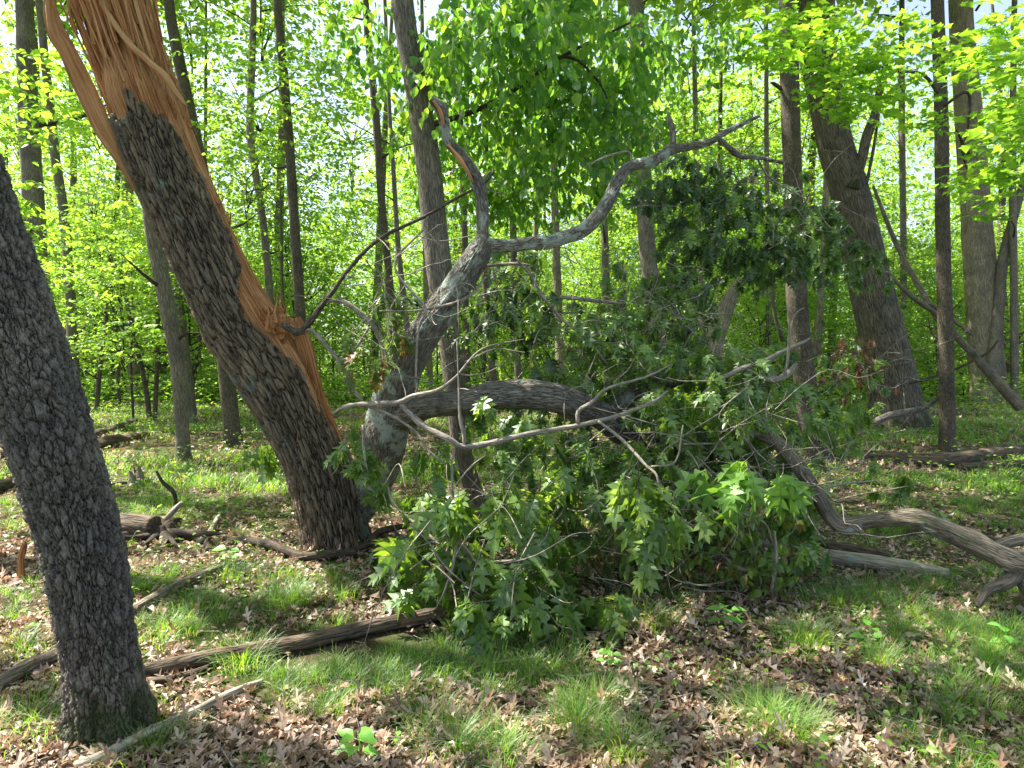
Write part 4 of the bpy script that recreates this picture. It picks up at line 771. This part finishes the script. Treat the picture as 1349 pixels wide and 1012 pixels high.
tree('slim_tree', 'double stemmed grey tree between the cherry trunk and the broken trunk', 'tree',
    [(242, 610, 20), (240, 570, 17), (236, 500, 18), (225, 430, 19), (212, 360, 20), (203, 310, 21), (198, 270, 20), (190, 150, 18), (184, 0, 16)], M['grey'], top=11, crowns=1, seg=30, flare=.5)
_dt = bpy.data.objects['slim_tree.001']
foliage(_dt, [(60, 130, 8., 80, 90, .8, 60), (30, 330, 8.5, 70, 110, .8, 60), (120, 330, 11., 80, 90, 1., 60), (320, 130, 12., 110, 110, 1., 110), (440, 90, 12, 60, 90, 1., 60), (300, 330, 12.5, 60, 60, .8, 40), (460, 300, 13, 50, 90, .8, 50), (150, 440, 13, 90, 40, 1., 40)], M['maple_leaf'], T_OV, 'flat', .105, 9, .5, 71, name='leafy_bough')
tree('slim_tree', 'grey trunk directly behind the double stemmed tree on the left', 'tree',
    [(252, 560, 18), (246, 500, 16), (236, 420, 16), (224, 330, 15), (212, 250, 15)], M['grey'], top=13, crowns=1, seg=20)
tree('dark_tree', 'short visible black trunk emerging behind the broken trunk on its left', 'tree',
    [(308, 588, 25), (304, 550, 20), (297, 480, 20), (290, 400, 19), (270, 250, 18), (250, 150, 16), (232, 60, 14), (222, 0, 13)], M['brownbark'], top=13, crowns=1, seg=26)
TL = [  # label, path, material, Y, thickness category
 ('thin dark tree rising just right of the knot of the broken trunk', [(405, 560, 16), (402, 480, 14), (396, 420, 14), (390, 330, 13), (382, 200, 12), (374, 100, 11), (365, 0, 10)], 'brownbark', 12.5),
 ('thin dark tree left of the straight grey tree reaching the top of the frame', [(530, 560, 12), (520, 470, 11), (513, 370, 10), (503, 270, 10), (495, 150, 10), (484, 40, 9), (482, 0, 8)], 'brownbark', 13.),
 ('thin pale stem close beside the thin dark tree above the wilted leaves', [(545, 545, 10), (538, 450, 8), (525, 330, 7), (518, 220, 6), (512, 120, 5)], 'grey', 14.5),
 ('forked thin tree seen in the bright gap right of the broken top', [(350, 560, 12), (354, 470, 10), (356, 400, 10), (345, 280, 9), (330, 180, 10), (332, 80, 9), (334, 0, 8)], 'grey', 17.),
 ('grey trunk at the upper left behind the peeled splinter', [(62, 560, 26), (58, 450, 24), (48, 320, 24), (40, 200, 24), (35, 90, 22), (32, 0, 20)], 'grey', 16.),
 ('light grey trunk in the undergrowth just right of the cherry trunk', [(100, 530, 15), (96, 460, 13), (92, 380, 12), (84, 280, 12), (72, 200, 11)], 'grey', 20.),
 ('pale trunk in the far clearing left of the double stemmed tree', [(182, 518, 22), (178, 470, 17), (174, 400, 16), (170, 300, 15), (166, 200, 14)], 'tan', 28.),
 ('pale far trunk half hidden behind the double stemmed tree', [(214, 512, 14), (212, 460, 12), (208, 400, 11), (200, 300, 10)], 'grey', 30.),
 ('grey trunk behind the hanging leaves at the top centre right', [(872, 540, 26), (862, 420, 24), (852, 320, 22), (846, 200, 21), (842, 100, 21), (838, 0, 20)], 'grey', 13.5),
 ('slim trunk visible under the long horizontal limb', [(655, 560, 12), (650, 500, 10), (645, 450, 10), (640, 380, 9), (640, 300, 8)], 'brownbark', 18.),
 ('slim tan trunk left of the centre leaf cloud', [(740, 560, 12), (738, 480, 11), (735, 400, 11), (732, 300, 10), (730, 220, 9)], 'tan', 20.),
 ('dark thin trunk behind the hanging cherry leaves', [(685, 545, 10), (680, 430, 9), (676, 300, 9), (675, 180, 9), (677, 100, 8)], 'brownbark', 17.),
 ('small trunk left of the grey centre right trunk', [(805, 545, 12), (802, 450, 10), (798, 350, 10), (795, 260, 9), (796, 180, 8)], 'grey', 18.),
 ('narrow tan sunlit trunk between the scaly tree and big oak', [(1074, 470, 12), (1078, 430, 11), (1082, 380, 9), (1086, 300, 8)], 'tan', 22.),
 ('narrow grey trunk left of the straight scaly tree', [(1015, 480, 8), (1013, 420, 7), (1012, 330, 6), (1010, 200, 6)], 'grey', 24.),
 ('thin grey tree beyond the big leaning oak on its right', [(1192, 500, 10), (1190, 440, 8), (1190, 330, 8), (1189, 200, 7), (1188, 100, 7)], 'grey', 25.),
 ('far pale trunk just inside the right edge', [(1338, 510, 10), (1336, 400, 9), (1334, 250, 8), (1335, 100, 7)], 'grey', 22.),
 ('far tree trunk seen through the gap under the arching limb', [(700, 520, 9), (702, 470, 8), (704, 400, 8), (706, 300, 7)], 'tan', 30.),
 ('thin tree seen beyond the wilted brown leaves', [(566, 530, 9), (566, 480, 8), (562, 400, 8), (560, 300, 7)], 'tan', 26.),
 ('slender trunk seen left of the hanging leaf cloud above the limb fork', [(615, 520, 8), (614, 420, 8), (612, 300, 8), (608, 200, 7)], 'brownbark', 22.),
 ('far narrow trunk between the centre leaf cloud and the leaning snag', [(930, 500, 8), (926, 420, 7), (920, 300, 7), (915, 100, 6)], 'grey', 26.),
 ('far narrow trunk left of the broken trunk below its bend', [(265, 520, 7), (262, 460, 6), (268, 400, 6), (270, 300, 5)], 'grey', 30.),
]
for lab, L, mt, Y in TL:
    tree('tree', lab, 'tree', L, M[mt], Y=Y, top=10 + Y * .35, crowns=2 if Y > 15 else 1, cs=1.15 + Y * .025, seg=14, step=.2, flare=.4)
# leaning snag and thin saplings
tree('leaning_snag', 'broken tan trunk leaning right beyond the leaf heap', 'tree', [(935, 470, 24), (948, 430, 22), (962, 395, 19), (974, 368, 10)], M['tan'], Y=16, top=0, crowns=0, seg=24)
for i, (lab, L, Y) in enumerate([
 ('curving twin stemmed sapling in the left clearing', [(198, 545, 7), (190, 500, 6), (178, 450, 6), (166, 395, 5), (160, 360, 3)], 17.),
 ('thin straight sapling right beside the curving twin stemmed sapling', [(203, 542, 6), (207, 480, 6), (208, 410, 5), (206, 330, 4)], 17.),
 ('thin leaning sapling right of the double stemmed tree', [(250, 520, 5), (258, 470, 5), (266, 430, 4), (262, 380, 3)], 19.),
 ('small dark forked sapling left of the clearing', [(126, 520, 6), (132, 480, 6), (138, 440, 5), (142, 400, 4)], 20.),
 ('thin sapling stem behind the knot splinters', [(378, 540, 5), (376, 460, 5), (372, 380, 4), (370, 280, 3)], 15.),
 ('thin dark sapling right of the forked sapling', [(157, 525, 5), (154, 470, 5), (150, 420, 4), (146, 380, 3)], 21.),
 ('thin dark stem between the leaf cloud and scaly tree', [(1032, 450, 5), (1022, 420, 5), (1018, 380, 4), (1030, 340, 3)], 12.)]):
    tree('sapling', lab, 'sapling', L, M['brownbark'], Y=Y, top=4.2 + i * .3, crowns=int(Y > 13), cs=.8, seg=8, step=.2, kind=SAP, flare=.2)

# leafy understorey saplings filling the middle distance (shared meshes)
rs = np.random.RandomState(9); SG = 'leafy saplings in the bright understorey'
V, F, A = tube_data([(0, 0, -.1), (.04, .02, 1.5), (-.05, 0, 3), (0, .05, 4.6)], [.035, .03, .022, .008], seg=7, step=.4); STEM = mesh_obj('trunk', V, F, M['brownbark'], attr=A, link=False).data
spots = []
while len(spots) < 90:
    y = 13 + 31 * rs.uniform(0, 1) ** .6; x = rs.uniform(-.86, .86) * y
    if y < 25 and rs.rand() < .65: continue
    if all((x - a) ** 2 + (y - b) ** 2 > (1.3 + y * .02) ** 2 for a, b in spots): spots.append((x, y))
for i, (x, y) in enumerate(spots):
    h = rs.uniform(.75, 1.3) if y < 24 else rs.uniform(1., 1.7); z = float(gz(x, y))
    r_ = thing('maple_sapling', 'thin leafy understorey sapling among the bright green thicket', 'sapling', (x, y, z), SG)
    o = bpy.data.objects.new('trunk', STEM); SC.collection.objects.link(o); o.parent = r_; o.scale = (h, h, h); o.rotation_euler = (0, 0, rs.uniform(0, 6))
    nb = 3 if y > 20 else 2
    for k in range(nb):
        zz = z + h * (4.4 - k * 1.35); s = h * rs.uniform(.8, 1.15)
        add_crown(r_, SAP[rs.randint(3)], (x + rs.uniform(-.4, .4), y + rs.uniform(-.4, .4), max(zz, z + (1.9 if y < 25 else 1.2) * s)), s, rs.uniform(0, 6.28))
# tall background trees: trunks + layered crowns
BG = 'tall trees in the woods behind'
V, F, A = tube_data([(0, 0, -.3), (.15, .1, 6), (-.1, 0, 12), (0, .2, 20)], [.2, .16, .13, .04], seg=12, step=.8, flare=.5, flare_h=.4); TT = [mesh_obj('trunk', V, F, M[m_], attr=A, link=False).data for m_ in ('grey', 'brownbark')]
bs = []
while len(bs) < 42:
    y = rs.uniform(20, 62); x = rs.uniform(-.95, .95) * y
    if all((x - a) ** 2 + (y - b) ** 2 > 3.2 ** 2 for a, b in bs): bs.append((x, y))
for x, y in bs:
    z = float(gz(x, y)); r_ = thing('forest_tree', 'tall thin trunked tree with bright leaves in the woods behind', 'tree', (x, y, z), BG)
    o = bpy.data.objects.new('trunk', TT[rs.randint(2)]); SC.collection.objects.link(o); o.parent = r_; s = rs.uniform(.8, 1.3); o.scale = (s, s, 1); o.rotation_euler = (rs.normal(0, .03), rs.normal(0, .03), rs.uniform(0, 6))
    for zc in ((15, 1.4), (10, 1.3), (7, 1.)) if y > 32 else ((12, 1.3), (8, 1.0)):
        add_crown(r_, CAN[rs.randint(3)], (x + rs.uniform(-1.2, 1.2), y + rs.uniform(-1, 1), z + zc[0] + rs.uniform(-1, 1)), zc[1] * rs.uniform(.8, 1.2), rs.uniform(0, 6))
# unseen trees and overhead crowns added around the camera to shade the foreground
CG = 'unseen shade trees added around the viewpoint'
for x, y, zc, s in ((-1.5, 6.2, 11, 1.2), (-6.5, 4.8, 11.5, 1.), (-4.4, 5.6, 12.5, 1.15), (-6.6, 8.8, 11., 1.1), (-3., 10, 12, 1.1), (-7.4, 2.6, 10., .9), (-1.2, 3.6, 10.5, 1.), (-5.2, 3.4, 12.5, 1.1), (-3.2, 6.8, 13, 1.1), (5, 11.0, 12, 1.2), (9.5, 5.0, 10, 1.3), (1, -3, 10, 1.4)):
    kd = CANS[rs.randint(2)]; own = {(-1.5, 6.2): t3, (-3.2, 6.8): t3, (-1.2, 3.6): cherry, (5, 11.0): bpy.data.objects['cherry_tree.001'], (-3., 10): bpy.data.objects['dark_tree']}.get((x, y))
    if own is None:                                                       # trunk just outside the frame or behind the camera
        tx_ = x - 1.1 if (y > 0 and -.95 < x / y < 0) else x
        own = thing('forest_tree', 'unseen tree added beyond the picture edge to shade the foreground', 'tree', (tx_, y, float(gz(tx_, y))), CG)
        o = bpy.data.objects.new('trunk', TT[rs.randint(2)]); SC.collection.objects.link(o); o.parent = own; o.scale = (1, 1, (zc + 1) / 20.)
    r_ = own
    add_crown(r_, kd, (x, y, zc), s, rs.uniform(0, 6))
# distant wood that reads as one mass
def distant():
    rs = np.random.RandomState(15); n = 150000; y = rs.uniform(42, 85, n); x = rs.uniform(-.95, .95, n) * y; z = gz(x, y) + rs.uniform(0, 1, n) ** 1.1 * (15 + (y - 44) * .75)
    k = vnoise(np.stack([x / 3, y / 3, z / 2], -1)) > -.12 + .012 * np.clip(z - 8, 0, 30) - .35 * np.clip((z - 3) / -3, 0, 1); x, y, z = x[k], y[k], z[k]; n = len(x)
    V, F, _ = join(place_leaves(T_RH, np.stack([x, y, z], 1), rs.normal(0, 1, (n, 3)) * [1, 1, .4], rs.normal(0, .5, (n, 3)) + [0, -.2, 1], rs.uniform(.3, .6, n), rs))
    tag(mesh_obj('distant_woods', V, F, M['far_leaf'], smooth=False), kind='stuff')
distant()

# ------------------------------------------------------------------ forest floor cover
def gdens(x, y): return vnoise(np.stack([x / .9 + 40, y / .9, x * 0 + 1.5], -1)) + .5 * vnoise(np.stack([x / .3, y / .3, x * 0 + 4.5], -1)) 
def litter():
    rs = np.random.RandomState(61); P = []
    n = 30000; y = 1.9 + rs.uniform(0, 1, n) ** 1.5 * 9; x = rs.uniform(-.85, .85, n) * y; s = rs.uniform(.035, .12, n)
    n2 = 16000; y2 = rs.uniform(9, 24, n2); x2 = rs.uniform(-.85, .85, n2) * y2; s2 = rs.uniform(.09, .17, n2)
    n3 = 22000; y3 = 1.9 + rs.uniform(0, 1, n3) ** 1.5 * 7; x3 = rs.uniform(-.85, .85, n3) * y3
    for x, y, s, tp in ((x, y, s, T_LIT + [(a * [.7, .6, 1.5], b) for a, b in T_OV]), (x2, y2, s2, T_LIT[:2]), (x3, y3, rs.uniform(.015, .05, n3), T_OV + T_RH)):
        k = gdens(x, y) < rs.uniform(-.25, .6, len(x)); x, y, s = x[k], y[k], s[k]; m = len(x)
        C = np.stack([x, y, gz(x, y) + rs.uniform(.003, .035, m)], 1); a = rs.uniform(0, 6.28, m)
        P += place_leaves(tp, C, np.stack([np.cos(a), np.sin(a), rs.normal(.05, .22, m)], 1), rs.normal(0, .33, (m, 3)) + [0, 0, 1], s, rs)
    V, F, _ = join(P); tag(mesh_obj('leaf_litter', V, F, M['litter'], smooth=False), 'dry brown oak leaves covering the forest floor', 'leaf litter', kind='stuff')
litter()
CL = np.array([hit(a, b)[:2] for a, b in ((190, 893), (230, 884), (270, 876), (310, 870), (350, 864), (410, 852), (470, 840), (530, 828), (0, 912), (40, 890), (85, 868), (220, 790), (260, 770), (150, 998), (200, 975), (250, 955), (300, 930), (212, 708), (230, 705), (440, 735), (400, 740), (350, 725), (1010, 742), (1080, 750), (1150, 756), (1220, 765), (320, 868), (440, 848), (500, 834))])
def clear(x, y, d=.24): return np.min((x[:, None] - CL[None, :, 0]) ** 2 + (y[:, None] - CL[None, :, 1] + .06) ** 2, 1) > d * d
def blades(tx, ty, h, nb, spread, rs, wd=.0035, seg=4, lean=None):
    T = len(tx); n = int(nb.sum()); ti = np.repeat(np.arange(T), nb)
    az = rs.uniform(0, 6.28, n); r0 = rs.uniform(0, 1, n) * spread[ti] * .45
    bx = tx[ti] + np.cos(az) * r0; by = ty[ti] + np.sin(az) * r0; az2 = az + rs.normal(0, .6, n); L = h[ti] * rs.uniform(.5, 1.2, n); bend = rs.uniform(.35, 1.25, n)
    V = np.zeros((n, seg + 1, 2, 3)); sx, sy = -np.sin(az2), np.cos(az2); w0 = wd * rs.uniform(.7, 1.4, n)
    X = bx.copy(); Yy = by.copy(); Z = gz(bx, by) - .005
    for k in range(seg + 1):
        t = k / seg; w_ = w0 * (1 - t ** 2 * .92)
        V[:, k, 0] = np.stack([X - sx * w_, Yy - sy * w_, Z], 1); V[:, k, 1] = np.stack([X + sx * w_, Yy + sy * w_, Z], 1)
        e = 1.45 - bend * (t + .12) * 1.7; st = L / seg
        X = X + np.cos(az2) * np.cos(e) * st; Yy = Yy + np.sin(az2) * np.cos(e) * st; Z = Z + np.sin(e) * st
    q = np.array([(2 * k, 2 * k + 1, 2 * k + 3, 2 * k + 2) for k in range(seg)])
    F = (q[None] + (np.arange(n) * 2 * (seg + 1))[:, None, None]).reshape(-1, 4)
    return V.reshape(-1, 3), [F], None
def grass():
    rs = np.random.RandomState(62); parts = []
    n = 9500; y = 2. + rs.uniform(0, 1, n) ** 1.35 * 8; x = rs.uniform(-.85, .85, n) * y; k = (gdens(x, y) > rs.uniform(-.15, .6, n)) & clear(x, y); x, y = x[k], y[k]
    parts.append(blades(x, y, rs.uniform(.05, .14, len(x)), rs.randint(12, 55, len(x)), rs.uniform(.06, .2, len(x)), rs, .0015))
    T = [(385, 795, .22, 160, .2), (365, 800, .2, 120, .18), (320, 880, .2, 140, .2), (250, 800, .16, 120, .3), (220, 830, .15, 120, .3), (450, 790, .16, 100, .2), (440, 765, .14, 90, .2), (1010, 955, .2, 180, .28), (1040, 965, .18, 140, .25),
         (1160, 880, .17, 110, .12), (1060, 845, .2, 160, .25), (1150, 790, .2, 200, .5), (1200, 815, .18, 160, .4), (1100, 800, .18, 160, .4), (850, 820, .17, 120, .3), (790, 930, .2, 120, .25), (760, 960, .22, 120, .2), (820, 1000, .2, 140, .25),
         (600, 990, .2, 120, .3), (560, 950, .16, 90, .3), (660, 1000, .2, 120, .2), (470, 900, .15, 90, .3), (120, 950, .13, 120, .3), (40, 960, .16, 150, .4), (200, 990, .15, 120, .3), (1320, 850, .2, 140, .4), (1270, 930, .16, 90, .3), (730, 880, .15, 90, .3), (950, 900, .12, 60, .3), (300, 760, .15, 120, .3), (30, 860, .15, 120, .3), (1230, 780, .18, 160, .4)]
    tx, ty = np.array([hit(a, b)[:2] for a, b, *_ in T]).T
    parts.append(blades(tx, ty, np.array([t[2] for t in T]) * .85, np.array([t[3] for t in T]) * 3, np.array([t[4] for t in T]) * 1.6, rs, .0015, 5))
    n = 19000; y = rs.uniform(8, 28, n); x = rs.uniform(-.85, .85, n) * y; k = gdens(x / 2.2, y / 2.2) > rs.uniform(-.25, .4, n); x, y = x[k], y[k]
    parts.append(blades(x, y, rs.uniform(.08, .2, len(x)), rs.randint(8, 16, len(x)), rs.uniform(.2, .5, len(x)), rs, .006, 3))
    V, F, _ = join(parts); tag(mesh_obj('grass', V, F, M['grass'], smooth=False), 'fine green sedge grass growing in tufts on the forest floor', 'grass', kind='stuff')
grass()
def ground_cover():
    rs = np.random.RandomState(63); P = []
    for n, y0, y1, s in ((1500, 2.2, 9, .035), (3800, 8, 24, .055), (16000, 20, 46, .13)):
        y = rs.uniform(y0, y1, n); x = rs.uniform(-.86, .86, n) * y; k = vnoise(np.stack([x / 1.6 + 9, y / 1.6, x * 0 + 3.3], -1)) > (.05 if y1 < 30 else -.4); x, y = x[k], y[k]
        for q in range(3):
            m = len(x); xx = x + rs.normal(0, s * 1.3, m); yy = y + rs.normal(0, s * 1.3, m); a = rs.uniform(0, 6.28, m)
            C = np.stack([xx, yy, gz(xx, yy) + rs.uniform(.02, .1 if y1 < 10 else .35 if y1 < 30 else 1., m)], 1)
            P += place_leaves(T_OV if y1 < 10 else T_RH, C, np.stack([np.cos(a), np.sin(a), rs.normal(0, .2, m)], 1), rs.normal(0, .3, (m, 3)) + [0, 0, 1], s * rs.uniform(.7, 1.4, m), rs)
    V, F, _ = join(P); tag(mesh_obj('ground_cover', V, F, M['maple_leaf'], smooth=False), 'low broad leaved plants scattered over the forest floor', 'ground cover', kind='stuff')
ground_cover()
def debris():
    rs = np.random.RandomState(64); n = 900; y = 2. + rs.uniform(0, 1, n) ** 1.4 * 14; x = rs.uniform(-.85, .85, n) * y; a = rs.uniform(0, 6.28, n); L = rs.uniform(.06, .35, n)
    A = np.stack([x, y, gz(x, y) + rs.uniform(.01, .04, n)], 1); B = A + np.stack([np.cos(a) * L, np.sin(a) * L, rs.uniform(-.01, .05, n)], 1)
    V, F, _ = sticks(A, B, rs.uniform(.002, .005, n), rs.uniform(.001, .003, n)); tag(mesh_obj('twig_litter', V, F, M['stick'], attr=V), 'small broken twigs scattered over the leaf litter', 'twigs', kind='stuff')
debris()
def seedling(label, px, py, s, n, seed, mat='seedling', temps=None):
    b = hit(px, py); rs = np.random.RandomState(seed); root = thing('seedling', label, 'seedling', tuple(b)); sc = s * pxm(b[1]); top = b + [rs.uniform(-.1, .1) * sc, 0, sc * .75]
    adopt(tube('stem', [b - [0, 0, .01], (b + top) / 2 + [.05 * sc, 0, 0], top], [.003, .0025, .0015], M['seedling'], seg=6, step=.02), root)
    for k in range(n):
        t = .35 + .65 * (k // 2 * 2) / max(1, n - 1); a = (k % 2) * math.pi + (k // 2) * 1.4 + rs.uniform(-.3, .3); c = b + (top - b) * t
        d = np.array([[math.cos(a), math.sin(a) - .2, rs.uniform(.0, .45)]])
        V, F, _ = join(place_leaves(temps or T_OV, c[None] + d * .12 * sc, d, np.array([[0, -.35, 1.]]), np.array([sc * rs.uniform(.4, .55)]), rs))
        adopt(mesh_obj('leaf', V, F, M[mat]), root)
seedling('bright green seedling with rounded leaflets at the bottom left of centre', 472, 1000, 52, 9, 1)
seedling('small pale green seedling in the leaf litter below the leaf heap', 803, 880, 34, 7, 2)
seedling('upright green seedling right of centre in front of the wilted leaves', 955, 828, 42, 7, 3)
seedling('small broad leaved seedling behind the grey pole on the left', 300, 745, 34, 6, 4)
seedling('broad leaved seedling at the right edge of the foreground', 1325, 855, 40, 5, 5)
seedling('slender seedling with two leaves left of the upright grass tuft', 1142, 850, 40, 4, 6)
seedling('tiny seedling in litter beside the bright bottom seedling', 525, 985, 24, 4, 7)
